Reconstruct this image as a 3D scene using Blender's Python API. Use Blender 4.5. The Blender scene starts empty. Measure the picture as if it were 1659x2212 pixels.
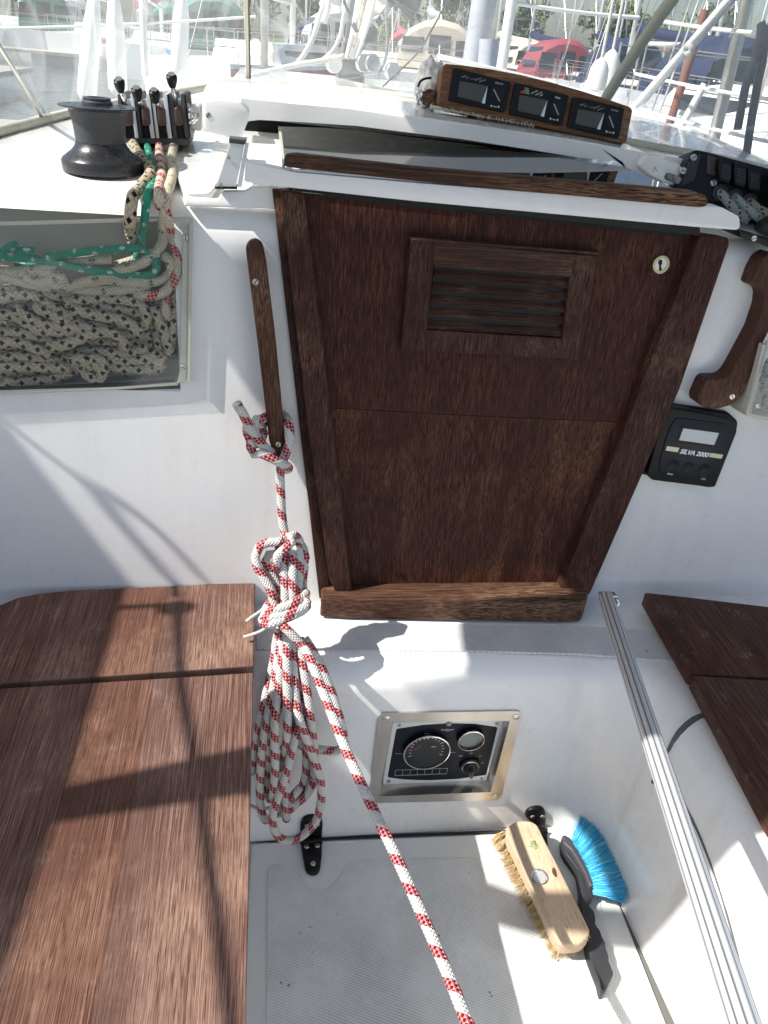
import bpy, bmesh, math, random
from mathutils import Vector as V, Matrix
random.seed(7)
S=bpy.context.scene
COL=S.collection
# ------------------------------------------------------------------ camera
F_PX=1662.0
PITCH=math.radians(31); ROLL=math.atan(260/2744); YAW=math.radians(10.2)
CAM=V((0,0,1.4))
Fw=V((math.sin(YAW)*math.cos(PITCH),math.cos(YAW)*math.cos(PITCH),-math.sin(PITCH)))
R0=V((math.cos(YAW),-math.sin(YAW),0)); U0=R0.cross(Fw)
Rt=R0*math.cos(ROLL)+U0*math.sin(ROLL); Up=U0*math.cos(ROLL)-R0*math.sin(ROLL)
cd=bpy.data.cameras.new('camera'); cam=bpy.data.objects.new('camera',cd); COL.objects.link(cam)
M=Matrix.Identity(4)
for i in range(3):
    M[i][0]=Rt[i]; M[i][1]=Up[i]; M[i][2]=-Fw[i]; M[i][3]=CAM[i]
cam.matrix_world=M
cd.sensor_fit='VERTICAL'; cd.sensor_height=36; cd.lens=36*F_PX/2212; cd.clip_start=.02; cd.clip_end=2000
S.camera=cam
S.render.resolution_x=768; S.render.resolution_y=1024
# ------------------------------------------------------------------ light
SUN_L=V((.67,.11,-.735)).normalized()
w=bpy.data.worlds.new('World'); S.world=w; w.use_nodes=True
nt=w.node_tree; nt.nodes.clear()
sky=nt.nodes.new('ShaderNodeTexSky'); sky.sky_type='NISHITA'; sky.sun_disc=False
el=math.asin(-SUN_L.z); sky.sun_elevation=el; sky.sun_rotation=math.atan2(-SUN_L.x,-SUN_L.y)
sky.air_density=1.0; sky.dust_density=2.0
bg=nt.nodes.new('ShaderNodeBackground'); bg.inputs[1].default_value=.10
wo=nt.nodes.new('ShaderNodeOutputWorld'); nt.links.new(sky.outputs[0],bg.inputs[0]); nt.links.new(bg.outputs[0],wo.inputs[0])
sd=bpy.data.lights.new('sun','SUN'); sd.energy=4.8; sd.angle=math.radians(.42); sd.color=(1,.955,.88)
so=bpy.data.objects.new('sun',sd); COL.objects.link(so)
so.rotation_euler=(-SUN_L).to_track_quat('Z','Y').to_euler(); so.location=(-20,-5,25)
S.view_settings.view_transform='Standard'; S.view_settings.look='None'; S.view_settings.gamma=1
S.view_settings.exposure=.70
try:
    S.cycles.max_bounces=10; S.cycles.transparent_max_bounces=24; S.cycles.transmission_bounces=8
except Exception: pass

# ------------------------------------------------------------------ pixel -> real surface helpers (1659x2212 picture units)
def ray(x,y): return Fw+Rt*((x-829.5)/F_PX)-Up*((y-1106)/F_PX)
class Pl:
    def __init__(s,pt,n): s.p=V(pt); s.n=V(n).normalized()
    def off(s,d): return Pl(s.p+s.n*d,s.n)
    def __call__(s,x,y,d=0):
        r=ray(x,y); p=s.p+s.n*d
        return CAM+r*((p-CAM).dot(s.n)/r.dot(s.n))
def DEP(x,y,d): return CAM+ray(x,y)*d
BULK=Pl((0,1.2,.5),(0,-1,.08))
WALL=Pl((0,1.004,0),(0,-1,.0))
ROOF=Pl((0,1.26,1.175),(0,-.09,1))
def Z(z): return Pl((0,0,z),(0,0,1))
def Y(y): return Pl((0,y,0),(0,-1,0))
def X(x): return Pl((x,0,0),(-1,0,0))
def far(px,D,z=0):   # ground point seen in picture column px at forward distance D
    x0=px
    r=ray(px,112+.0948*(px-923)); k=D/r.y
    return V((r.x*k,D,z))
# ------------------------------------------------------------------ materials
MATS={}
def mat(name,col=(.8,.8,.8),rough=.5,metal=0,coat=0,spec=.5,trans=0,alpha=1,ior=1.45):
    m=bpy.data.materials.new(name); m.use_nodes=True; b=m.node_tree.nodes['Principled BSDF']
    b.inputs['Base Color'].default_value=(*col,1); b.inputs['Roughness'].default_value=rough
    b.inputs['Metallic'].default_value=metal; b.inputs['Coat Weight'].default_value=coat
    b.inputs['Specular IOR Level'].default_value=spec; b.inputs['Transmission Weight'].default_value=trans
    b.inputs['IOR'].default_value=ior
    return m
class NB:
    def __init__(s,m): s.t=m.node_tree; s.b=s.t.nodes.get('Principled BSDF')
    def n(s,k,**kw):
        x=s.t.nodes.new(k)
        for a,b in kw.items(): setattr(x,a,b)
        return x
    def l(s,a,b): s.t.links.new(a,b)
    def math(s,op,a,b=None,c=None):
        x=s.n('ShaderNodeMath',operation=op)
        for i,v in enumerate((a,b,c)):
            if v is None: continue
            if isinstance(v,(int,float)): x.inputs[i].default_value=v
            else: s.l(v,x.inputs[i])
        return x.outputs[0]
    def mix(s,f,a,b):
        x=s.n('ShaderNodeMix',data_type='RGBA')
        for i,v in ((0,f),(6,a),(7,b)):
            if isinstance(v,(int,float)): x.inputs[i].default_value=v
            elif isinstance(v,tuple): x.inputs[i].default_value=(*v,1)
            else: s.l(v,x.inputs[i])
        return x.outputs[2]
    def ramp(s,f,stops):
        x=s.n('ShaderNodeValToRGB'); e=x.color_ramp.elements
        while len(e)>1: e.remove(e[-1])
        e[0].position=stops[0][0]; e[0].color=(*stops[0][1],1) if isinstance(stops[0][1],tuple) else (stops[0][1],)*3+(1,)
        for p,c in stops[1:]:
            k=e.new(p); k.color=(*c,1) if isinstance(c,tuple) else (c,c,c,1)
        s.l(f,x.inputs[0]); return x.outputs[0]
    def coord(s,kind='Object',scale=(1,1,1),rot=(0,0,0)):
        c=s.n('ShaderNodeTexCoord'); mp=s.n('ShaderNodeMapping'); mp.inputs['Scale'].default_value=scale
        mp.inputs['Rotation'].default_value=rot
        s.l(c.outputs[kind],mp.inputs[0]); return mp.outputs[0]
    def noise(s,v,scale,detail=4,rough=.55,dist=0):
        x=s.n('ShaderNodeTexNoise'); x.inputs['Scale'].default_value=scale; x.inputs['Detail'].default_value=detail
        x.inputs['Roughness'].default_value=rough; x.inputs['Distortion'].default_value=dist; s.l(v,x.inputs['Vector']); return x.outputs[0]
    def bump(s,h,strength=.3,dist=.001):
        x=s.n('ShaderNodeBump'); x.inputs['Strength'].default_value=strength; x.inputs['Distance'].default_value=dist
        s.l(h,x.inputs['Height']); s.l(x.outputs[0],s.b.inputs['Normal'])
def gel(name,col,rough=.28,dirt=.12,coat=.25):
    m=mat(name,col,rough,coat=coat); q=NB(m); v=q.coord()
    n1=q.noise(v,2.3,5,.6); n2=q.noise(v,38,3,.6); n3=q.noise(v,160,2)
    f=q.math('MULTIPLY',q.ramp(n1,[(.42,0.0),(.75,1.0)]),dirt)
    c=q.mix(f,col,tuple(x*y for x,y in zip(col,(.72,.70,.64))))
    vs_=q.coord('Object',(22,22,1.3)); st_=q.noise(vs_,1,4,.6); pr=q.noise(v,1.2,2)
    c=q.mix(q.math('MULTIPLY',q.math('MULTIPLY',q.ramp(st_,[(.52,0.0),(.72,1.0)]),q.ramp(pr,[(.4,0.0),(.65,1.0)])),dirt*1.6),c,tuple(x*y for x,y in zip(col,(.62,.58,.50))))
    sp=q.ramp(n3,[(.73,0.0),(.76,1.0)]); sp2=q.math('MULTIPLY',sp,.18)
    c=q.mix(sp2,c,tuple(x*.5 for x in col))
    q.l(c,q.b.inputs['Base Color'])
    q.l(q.math('MULTIPLY_ADD',n2,.25,rough-.1),q.b.inputs['Roughness'])
    q.bump(n2,.05,.001); return m
GEL=gel('white_gelcoat',(.785,.785,.775),.28,.2)
GELR=gel('white_gelcoat_roof',(.82,.82,.80),.22,.10,.4)
GELF=gel('white_gelcoat_floor',(.74,.74,.71),.35,.22,.1)
def nonslip(name,col,pitch=.0042):
    m=mat(name,col,.42); q=NB(m); v=q.coord('Object',(1,1,1),(0,0,.42))
    s=q.n('ShaderNodeSeparateXYZ'); q.l(v,s.inputs[0])
    a=q.math('MULTIPLY',s.outputs[0],2*math.pi/pitch); b=q.math('MULTIPLY',s.outputs[1],2*math.pi/pitch*.62)
    h=q.math('MULTIPLY',q.math('SINE',q.math('ADD',a,b)),q.math('SINE',q.math('SUBTRACT',a,b)))
    n1=q.ramp(q.noise(v,4.5,6,.7),[(.35,0.15),(.65,1.0)]); n2=q.noise(v,55,3)
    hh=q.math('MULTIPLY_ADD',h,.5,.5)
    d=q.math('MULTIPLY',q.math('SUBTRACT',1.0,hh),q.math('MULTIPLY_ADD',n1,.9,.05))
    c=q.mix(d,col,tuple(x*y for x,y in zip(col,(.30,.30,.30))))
    sp=q.ramp(n2,[(.71,0.0),(.74,.8)]); c=q.mix(sp,c,(.08,.08,.075))
    q.l(c,q.b.inputs['Base Color']); q.bump(hh,.55,.0008); return m
NONSLIP=nonslip('diamond_nonslip',(.84,.84,.81),.0056); NONSLIP2=nonslip('diamond_nonslip_deck',(.72,.73,.74),.0045)
def wood(name,axis,dark,mid,light,patch=.45,rough=.55,patchcol=None,sc=1.0,worn=0,fs=0,pl=0,el=1):
    m=mat(name,mid,rough,spec=.14); q=NB(m)
    st=[420*sc,420*sc,420*sc]; st[axis]=11*sc*el
    v=q.coord('Object',tuple(st)); st2=[16,16,16]; st2[axis]=1.1; v2=q.coord('Object',tuple(st2)); v3=q.coord('Object')
    st4=[800*sc]*3; st4[axis]=48*sc*el; v4=q.coord('Object',tuple(st4))
    g=q.noise(v,1.0,4,.6,.2); pz=q.noise(v4,1.0,2,.5); b=q.noise(v2,1.0,3,.6); p=q.noise(v3,5,5,.65)
    if fs:
        pv=[22,22,22]; pv[axis]=5; p=q.math('ADD',q.math('MULTIPLY',q.noise(v3,2.6,2),.55),q.math('MULTIPLY',q.noise(q.coord('Object',tuple(pv)),1,4,.6),.45))
    c=q.ramp(g,[(.36,dark),(.52,mid),(.66,light)])
    c=q.mix(q.ramp(b,[(.35,0.0),(.7,.75)]),c,tuple(x*.55 for x in mid))
    if patchcol:
        f=q.math('MULTIPLY',q.ramp(p,[(patch,0.0),(patch+.18,1.0)]),q.ramp(pz,[(.44,0.0),(.60,.95)]))
        c=q.mix(f,c,patchcol)
    pores=q.ramp(pz,[(.30,1.0),(.40,0.0)]); c=q.mix(q.math('MULTIPLY',pores,.75),c,tuple(x*.25 for x in dark))
    if pl:
        ss=q.n('ShaderNodeSeparateXYZ'); q.l(v3,ss.inputs[0]); xx=q.math('MULTIPLY',q.math('ADD',ss.outputs[0],q.math('MULTIPLY',q.noise(v3,1.5,2),.006)),1/pl)
        wn0=q.n('ShaderNodeTexWhiteNoise',noise_dimensions='1D'); q.l(q.math('FLOOR',xx),wn0.inputs['W'])
        hs=q.n('ShaderNodeHueSaturation'); q.l(c,hs.inputs['Color']); q.l(q.math('MULTIPLY_ADD',wn0.outputs[0],.20,.91),hs.inputs['Value']); q.l(q.math('MULTIPLY_ADD',wn0.outputs[0],-.2,1.10),hs.inputs['Saturation']); c=hs.outputs[0]
        sm=q.math('LESS_THAN',q.math('FRACT',xx),.022); c=q.mix(q.math('MULTIPLY',sm,.4),c,tuple(x*.3 for x in dark))
    if worn:
        wn=q.math('MULTIPLY',q.ramp(q.noise(v3,26,4,.7),[(.58,0.0),(.68,1.0)]),q.ramp(pz,[(.5,0.0),(.6,worn)]))
        c=q.mix(wn,c,(.5,.42,.36))
    q.l(c,q.b.inputs['Base Color']); q.l(q.math('MULTIPLY_ADD',pz,.3,rough-.15),q.b.inputs['Roughness'])
    q.bump(q.math('ADD',g,q.math('MULTIPLY',pz,.8)),.35,.0007); return m
WB=wood('dark_teak_board',2,(.020,.007,.005),(.062,.022,.015),(.120,.048,.031),.54,.5,(.24,.115,.055),fs=1)
WB2=wood('sunworn_teak_board',2,(.020,.007,.005),(.062,.022,.015),(.120,.048,.031),.485,.5,(.25,.12,.058),fs=1)
WRAIL=wood('dark_teak_rail',2,(.024,.010,.008),(.058,.025,.018),(.115,.058,.042),.5,.5,(.20,.11,.075))
WSILL=wood('dark_teak_sill',0,(.035,.017,.012),(.08,.038,.025),(.15,.08,.05),.45,.5,(.26,.16,.10))
WHATCH=wood('weathered_handle_teak',0,(.025,.014,.010),(.065,.034,.022),(.12,.065,.04),.45,.6,(.25,.14,.08))
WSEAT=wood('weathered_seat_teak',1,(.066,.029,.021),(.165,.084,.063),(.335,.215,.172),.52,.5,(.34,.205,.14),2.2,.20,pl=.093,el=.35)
WSEATD=wood('dark_seat_teak',1,(.04,.017,.011),(.085,.036,.024),(.14,.07,.045),.55,.45,(.2,.1,.06),1.0,.3)  # darker teak tone used on the right boards
WHAND=wood('grab_handle_teak',2,(.05,.022,.014),(.10,.046,.030),(.17,.085,.055),.5,.45,(.25,.14,.09))
WPOD=wood('pod_teak',0,(.12,.055,.03),(.22,.11,.06),(.33,.19,.11),.5,.45,(.4,.26,.16))
WPALE=wood('pale_beech',1,(.55,.41,.28),(.60,.46,.32),(.65,.51,.37),.9,.5,None,.8)
BLACK=mat('black_plastic',(.007,.007,.008),.42,spec=.3); 
def speck(name,col,rough):
    m=mat(name,col,rough); q=NB(m); v=q.coord(); n=q.noise(v,420,3,.6); n2=q.noise(v,90,3)
    c=q.mix(q.ramp(n,[(.66,0.0),(.74,.8)]),col,(.35,.36,.38)); q.l(c,q.b.inputs['Base Color'])
    q.l(q.math('MULTIPLY_ADD',n2,.4,rough-.15),q.b.inputs['Roughness']); q.bump(n,.4,.0006); return m
WINB=speck('worn_black_anodised',(.02,.021,.025),.24)
WINM=speck('worn_black_drum',(.040,.042,.047),.45)
DKGREY=mat('dark_grey_rubber',(.06,.06,.07),.45)
NAVYP=mat('panel_face_navy',(.009,.012,.019),.35,spec=.3)
SILVER=mat('silver_plate',(.72,.73,.74),.35,.6)
def steel(name,col,rough):
    m=mat(name,col,rough,1); q=NB(m); v=q.coord('Object',(400,12,12)); n=q.noise(v,1,3); n2=q.noise(q.coord(),14,4)
    q.l(q.math('MULTIPLY_ADD',n,.25,rough-.1),q.b.inputs['Roughness'])
    q.l(q.mix(q.ramp(n2,[(.4,0.0),(.7,.5)]),col,(col[0]*.75,col[1]*.66,col[2]*.5)),q.b.inputs['Base Color']); return m
STEEL=steel('brushed_steel',(.62,.60,.57),.32)
CHROME=mat('chrome',(.8,.8,.8),.15,1)
ALU=mat('anodised_aluminium',(.80,.81,.83),.38,.55)
ALUG=mat('aluminium_groove',(.22,.22,.23),.5,.4)
WHITE=mat('white_print',(.85,.85,.85),.5); REDP=mat('red_print',(.6,.06,.05),.5); GREENP=mat('green_print',(.08,.42,.12),.5)
CREAM=mat('cream_stripe',(.72,.66,.45),.5)
LCD=mat('lcd_screen',(.085,.092,.082),.3,spec=.25); LCDB=mat('pale_lcd_screen',(.5,.54,.55),.15)
BROWNP=mat('brown_plastic',(.09,.05,.045),.35)
GREYP=mat('grey_plastic',(.35,.36,.37),.4)
def clear(name,tint,milk,milkcol=(.85,.88,.88),gloss_r=.03,scr=1,fres=1.45,pw=4.0,bmp=1,cr=0):
    m=bpy.data.materials.new(name); m.use_nodes=True; t=m.node_tree; t.nodes.clear(); q=NB(m)
    o=q.n('ShaderNodeOutputMaterial'); tr=q.n('ShaderNodeBsdfTransparent'); tr.inputs[0].default_value=(*tint,1)
    df=q.n('ShaderNodeBsdfDiffuse'); df.inputs[0].default_value=(*milkcol,1)
    tl=q.n('ShaderNodeBsdfTranslucent'); tl.inputs[0].default_value=(*milkcol,1)
    mm=q.n('ShaderNodeMixShader'); mm.inputs[0].default_value=.5; q.l(df.outputs[0],mm.inputs[1]); q.l(tl.outputs[0],mm.inputs[2])
    v=q.coord(); n=q.noise(v,3.0,5,.65,.6); n2=q.noise(v,130,3,.7)
    f=q.math('MULTIPLY_ADD',q.ramp(n,[(.35,0.0),(.75,1.0)]),milk*1.1,milk*.5)
    f=q.math('ADD',f,q.math('MULTIPLY',q.ramp(n2,[(.68,0.0),(.78,1.0)]),.22*scr))
    if cr:
        cn=q.noise(q.coord('Object',(1.2,1.2,.5)),2.6,1,.4,.5); d_=q.math('ABSOLUTE',q.math('SUBTRACT',cn,.5))
        c2=q.noise(q.coord('Object',(3.5,3.5,1.2)),1.7,1,.4,.8); d2=q.math('ABSOLUTE',q.math('SUBTRACT',c2,.55))
        f=q.math('ADD',f,q.math('MULTIPLY',q.ramp(d_,[(.0,1.0),(.010,0.0)]),cr*.6)); f=q.math('ADD',f,q.math('MULTIPLY',q.ramp(d2,[(.0,1.0),(.05,0.0)]),cr*.4))  # pale crease lines, glare streaks painted into the milk mix
    a=q.n('ShaderNodeMixShader'); q.l(f,a.inputs[0]); q.l(tr.outputs[0],a.inputs[1]); q.l(mm.outputs[0],a.inputs[2])
    gl=q.n('ShaderNodeBsdfGlossy'); gl.inputs['Roughness'].default_value=gloss_r
    lw=q.n('ShaderNodeLayerWeight'); lw.inputs[0].default_value=.5; f0=((fres-1)/(fres+1))**2
    frf=q.math('MULTIPLY_ADD',q.math('POWER',lw.outputs['Facing'],pw),.75*(1-f0),f0)
    bp=q.n('ShaderNodeBump'); bp.inputs['Strength'].default_value=min(1,.12*scr*bmp); bp.inputs['Distance'].default_value=.01
    q.l(q.noise(v,7,3,.5,.5),bp.inputs['Height']); q.l(bp.outputs[0],gl.inputs['Normal'])
    b=q.n('ShaderNodeMixShader'); q.l(frf,b.inputs[0]); q.l(a.outputs[0],b.inputs[1]); q.l(gl.outputs[0],b.inputs[2])
    q.l(b.outputs[0],o.inputs[0]); return m
VINYL=clear('clear_vinyl',(.93,.95,.95),.15,scr=1.3,bmp=2.6,cr=.30)
VINYLR=clear('scuffed_vinyl',(.92,.94,.94),.20,scr=2.2,bmp=3,cr=.35)
VINYLL=clear('milky_vinyl',(.88,.92,.93),.17,bmp=2.5,cr=.30)
ACRYL=clear('acrylic_sheet',(.95,.96,.95),.010,(.7,.7,.65),.05,.35)
ACRYLE=mat('acrylic_edge',(.45,.44,.38),.25)
HATCHG=clear('smoked_acrylic',(.10,.12,.14),.02,(.3,.32,.34),.012,0,3.6,3.0)
GLASS=clear('instrument_glass',(.92,.93,.93),.02,(.7,.7,.7),.02,0)
def rope_mat(name,base,flecks,kind,r,NS=8.0,ku=2.7,bm_=4.0):
    """braided cover: UV.x = length in rope diameters, UV.y = 0..1 round the rope"""
    m=mat(name,base,.75,spec=.2); q=NB(m); uv=q.n('ShaderNodeUVMap'); s=q.n('ShaderNodeSeparateXYZ'); q.l(uv.outputs[0],s.inputs[0])
    u,v=s.outputs[0],s.outputs[1]
    a=q.math('ADD',q.math('MULTIPLY',u,ku),q.math('MULTIPLY',v,NS)); b=q.math('SUBTRACT',q.math('MULTIPLY',u,ku),q.math('MULTIPLY',v,NS))
    fa=q.math('FRACT',a); fb=q.math('FRACT',b)
    ha=q.math('SINE',q.math('MULTIPLY',fa,math.pi)); hb=q.math('SINE',q.math('MULTIPLY',fb,math.pi))
    h=q.math('MAXIMUM',ha,hb); par=q.math('FLOORED_MODULO',q.math('ADD',q.math('FLOOR',a),q.math('FLOOR',b)),2.0)
    # par picks which yarn is on top
    vo=q.noise(q.coord(),60,3)
    c=q.mix(q.math('MULTIPLY',vo,.5),base,tuple(x*.72 for x in base))
    edge=q.math('SUBTRACT',1.0,q.math('MULTIPLY',ha,hb)); c=q.mix(q.math('MULTIPLY',q.math('POWER',edge,3.0),.55),c,tuple(x*.35 for x in base))
    col1,col2=flecks
    if kind=='band':      # helical tracer band with dark/pale checks
        band=q.math('FRACT',q.math('ADD',q.math('MULTIPLY',u,.36),v))
        inb=q.math('LESS_THAN',band,.40)
        ck=q.mix(par,col1,col2); c=q.mix(inb,c,ck)
    elif kind=='fleck':   # regular paired flecks
        a4=q.math('FLOORED_MODULO',q.math('FLOOR',a),2.0); b2=q.math('FLOORED_MODULO',q.math('FLOOR',b),bm_)
        k=q.math('MULTIPLY',q.math('LESS_THAN',a4,.5),q.math('LESS_THAN',b2,.5)); c=q.mix(k,c,col1)
    elif kind=='sparse':
        a4=q.math('FLOORED_MODULO',q.math('FLOOR',a),8.0); b2=q.math('FLOORED_MODULO',q.math('FLOOR',b),5.0)
        k=q.math('MULTIPLY',q.math('LESS_THAN',a4,1.5),q.math('LESS_THAN',b2,1.5)); k=q.math('MULTIPLY',k,q.math('MULTIPLY_ADD',par,.6,.4)); c=q.mix(k,c,col1)
    q.l(c,q.b.inputs['Base Color']); q.bump(q.math('MULTIPLY',ha,hb),.8,r*.25); return m
R_RED=rope_mat('white_rope_red_tracer',(.74,.73,.70),((.20,.008,.016),(.63,.27,.27)),'band',.008)
R_BLK=rope_mat('cream_rope_black_fleck',(.56,.47,.345),((.010,.010,.011),)*2,'fleck',.008,6.0,2.0,3.0)
R_GRN=rope_mat('green_rope',(.045,.34,.22),((.6,.65,.6),)*2,'sparse',.006)
R_CRM=rope_mat('cream_rope_grey_fleck',(.70,.62,.48),((.16,.17,.19),)*2,'sparse',.008)
R_RD2=rope_mat('cream_rope_red_fleck',(.70,.62,.50),((.35,.02,.03),(.65,.3,.28)),'band',.008)
R_BLU=rope_mat('grey_rope_blue_fleck',(.36,.37,.36),((.03,.06,.15),)*2,'fleck',.006)
R_WHT=rope_mat('white_cord',(.75,.74,.70),((.5,.5,.5),)*2,'sparse',.004)

# ------------------------------------------------------------------ object helpers
def tag(o,label=None,cat=None,group=None,kind=None):
    if label: o['label']=label
    if cat: o['category']=cat
    if group: o['group']=group
    if kind: o['kind']=kind
    return o
def thing(name,loc,label,cat,group=None):
    o=bpy.data.objects.new(name,None); o.empty_display_size=.05; COL.objects.link(o); o.location=loc
    return tag(o,label,cat,group)
def world_loc(o):
    l=V(o.location)
    while o.parent: o=o.parent; l+=V(o.location)
    return l
def finish(name,bm,m,parent=None,smooth=False,rec=True,base=None):
    if rec: bmesh.ops.recalc_face_normals(bm,faces=bm.faces)
    me=bpy.data.meshes.new(name)
    if parent is not None: org=world_loc(parent)
    elif base is not None: org=V(base)
    else:
        vs=[v.co for v in bm.verts]
        org=V(((min(v.x for v in vs)+max(v.x for v in vs))/2,(min(v.y for v in vs)+max(v.y for v in vs))/2,min(v.z for v in vs)))
    bmesh.ops.translate(bm,verts=bm.verts,vec=-org)
    bm.to_mesh(me); bm.free()
    if not isinstance(m,(list,tuple)): m=[m]
    for k in m: me.materials.append(k)
    if smooth:
        for p in me.polygons: p.use_smooth=True
        if smooth!=True: me.set_sharp_from_angle(angle=math.radians(smooth))
    o=bpy.data.objects.new(name,me); COL.objects.link(o)
    if parent is not None: o.parent=parent
    else: o.location=org
    return o
def prism(bm,top,bot,bev=0,seg=2,mi=0):
    a=[bm.verts.new(p) for p in top]; b=[bm.verts.new(p) for p in bot]; n=len(a)
    fs=[bm.faces.new(a),bm.faces.new(b[::-1])]
    for i in range(n): fs.append(bm.faces.new((a[i],b[i],b[(i+1)%n],a[(i+1)%n])))
    for f_ in fs: f_.material_index=mi
    if bev:
        bmesh.ops.recalc_face_normals(bm,faces=fs)
        es=list(set(list(fs[0].edges)))
        bmesh.ops.bevel(bm,geom=es,offset=bev,segments=seg,affect='EDGES',profile=.5,clamp_overlap=True)
def slab(bm,pts,pl,t1,t0=0,bev=0,seg=2,mi=0):
    """pixel polygon on plane pl, front face at height t1, back face at t0 (straight behind along the normal)"""
    top=[pl(x,y,t1) for x,y in pts]; bot=[p-pl.n*(t1-t0) for p in top]
    prism(bm,top,bot,bev,seg,mi)
def rounded(pts,r,n=4):
    """round the corners of a polygon (2D)"""
    out=[]; N=len(pts)
    for i in range(N):
        p=V((*pts[i],0)); a=V((*pts[i-1],0)); b=V((*pts[(i+1)%N],0))
        da=(a-p); db=(b-p); rr=min(r,da.length*.45,db.length*.45)
        p0=p+da.normalized()*rr; p1=p+db.normalized()*rr
        for k in range(n+1):
            t=k/n; q=p0*(1-t)**2+p*2*t*(1-t)+p1*t*t; out.append((q.x,q.y))
    return out
def box(bm,c,s,rot=None,bev=0,mi=0):
    r=bmesh.ops.create_cube(bm,size=1); vs=r['verts']
    bmesh.ops.scale(bm,vec=s,verts=vs)
    if bev:
        es=list({e for v in vs for e in v.link_edges}); rr=bmesh.ops.bevel(bm,geom=es,offset=bev,segments=2,affect='EDGES',profile=.5)
        vs=list({v for f_ in rr['faces'] for v in f_.verts}|{v for v in vs if v.is_valid})
    if rot: bmesh.ops.rotate(bm,cent=(0,0,0),matrix=rot,verts=vs)
    bmesh.ops.translate(bm,verts=vs,vec=c)
    for f_ in {f_ for v in vs for f_ in v.link_faces}: f_.material_index=mi
def frame_of(pl):
    n=pl.n; u=V((1,0,0)); u=(u-n*u.dot(n)).normalized(); v=n.cross(u); return u,v,n
def disc(bm,c,n,r,h,seg=24,r2=None,mi=0,hole=0,ax=None):
    n=V(n).normalized(); u=n.orthogonal().normalized(); v=n.cross(u); r2=r if r2 is None else r2
    a=[bm.verts.new(c+(u*math.cos(t)+v*math.sin(t))*r) for t in [2*math.pi*i/seg for i in range(seg)]]
    b=[bm.verts.new(c+n*h+(u*math.cos(t)+v*math.sin(t))*r2) for t in [2*math.pi*i/seg for i in range(seg)]]
    fs=[]
    if hole:
        d=[bm.verts.new(c+n*h+(u*math.cos(t)+v*math.sin(t))*hole) for t in [2*math.pi*i/seg for i in range(seg)]]
        e=[bm.verts.new(c+(u*math.cos(t)+v*math.sin(t))*hole) for t in [2*math.pi*i/seg for i in range(seg)]]
        for i in range(seg):
            j=(i+1)%seg; fs+= [bm.faces.new((b[i],b[j],d[j],d[i])),bm.faces.new((d[i],d[j],e[j],e[i]))]
    else: fs.append(bm.faces.new(b)); fs.append(bm.faces.new(a[::-1]))
    for i in range(seg):
        j=(i+1)%seg; fs.append(bm.faces.new((a[i],a[j],b[j],b[i])))
    for f_ in fs: f_.material_index=mi
def lathe(bm,c,prof,seg=48,axis=(0,0,1),mi=0):
    n=V(axis).normalized(); u=n.orthogonal().normalized(); v=n.cross(u); prev=None
    for r,h in prof:
        ring=[bm.verts.new(c+n*h+(u*math.cos(t)+v*math.sin(t))*max(r,1e-5)) for t in [2*math.pi*i/seg for i in range(seg)]]
        if prev:
            for i in range(seg):
                j=(i+1)%seg; f_=bm.faces.new((prev[i],prev[j],ring[j],ring[i])); f_.material_index=mi
        prev=ring
def spline(P,step):
    P=[V(p) for p in P]
    if len(P)==2: P=[P[0],(P[0]+P[1])/2,P[1]]
    out=[]
    Q=[P[0]*2-P[1]]+P+[P[-1]*2-P[-2]]
    for i in range(1,len(Q)-2):
        p0,p1,p2,p3=Q[i-1],Q[i],Q[i+1],Q[i+2]; n=max(1,int((p2-p1).length/step))
        for k in range(n):
            t=k/n; out.append(.5*((2*p1)+(p2-p0)*t+(2*p0-5*p1+4*p2-p3)*t*t+(3*p1-p0-3*p2+p3)*t**3))
    out.append(P[-1]); return out
def tube(bm,P,r,seg=10,step=None,cap=True,mi=0,taper=None,smooth=True,flat=None):
    pts=spline(P,step or r*1.1) if smooth else [V(p) for p in P]
    uvl=bm.loops.layers.uv.verify()
    T=[(pts[min(i+1,len(pts)-1)]-pts[max(i-1,0)]).normalized() for i in range(len(pts))]
    u=T[0].orthogonal().normalized(); rings=[]; d=0; ds=[]
    for i,p in enumerate(pts):
        if i: d+=(p-pts[i-1]).length
        u=(u-T[i]*u.dot(T[i])).normalized(); v=T[i].cross(u); rr=r
        if taper: rr=r*taper(i/(len(pts)-1))
        rings.append([bm.verts.new(p+(u*math.cos(a)+v*math.sin(a))*rr) for a in [2*math.pi*k/seg for k in range(seg)]]); ds.append(d/(2*r))
    off=random.random()*5
    for i in range(len(rings)-1):
        for k in range(seg):
            j=(k+1)%seg; f_=bm.faces.new((rings[i][k],rings[i][j],rings[i+1][j],rings[i+1][k])); f_.material_index=mi
            for lp,(a,b) in zip(f_.loops,((ds[i],k/seg),(ds[i],(k+1)/seg),(ds[i+1],(k+1)/seg),(ds[i+1],k/seg))): lp[uvl].uv=(a+off,b)
    if cap:
        for rg,tt in ((rings[0],-1),(rings[-1],1)):
            f_=bm.faces.new(rg if tt>0 else rg[::-1]); f_.material_index=mi
            for lp in f_.loops: lp[uvl].uv=(0,.72)
def rope_obj(name,paths,r,m,parent=None,label=None,cat=None,group=None,seg=10):
    bm=bmesh.new()
    for p in paths: tube(bm,p,r,seg)
    o=finish(name,bm,m,parent,True,rec=False)
    if label: tag(o,label,cat,group)
    return o
def slabobj(name,pts,pl,t1,m,parent=None,t0=0,bev=0,seg=2,smooth=False):
    bm=bmesh.new(); slab(bm,pts,pl,t1,t0,bev,seg); return finish(name,bm,m,parent,smooth)
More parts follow.
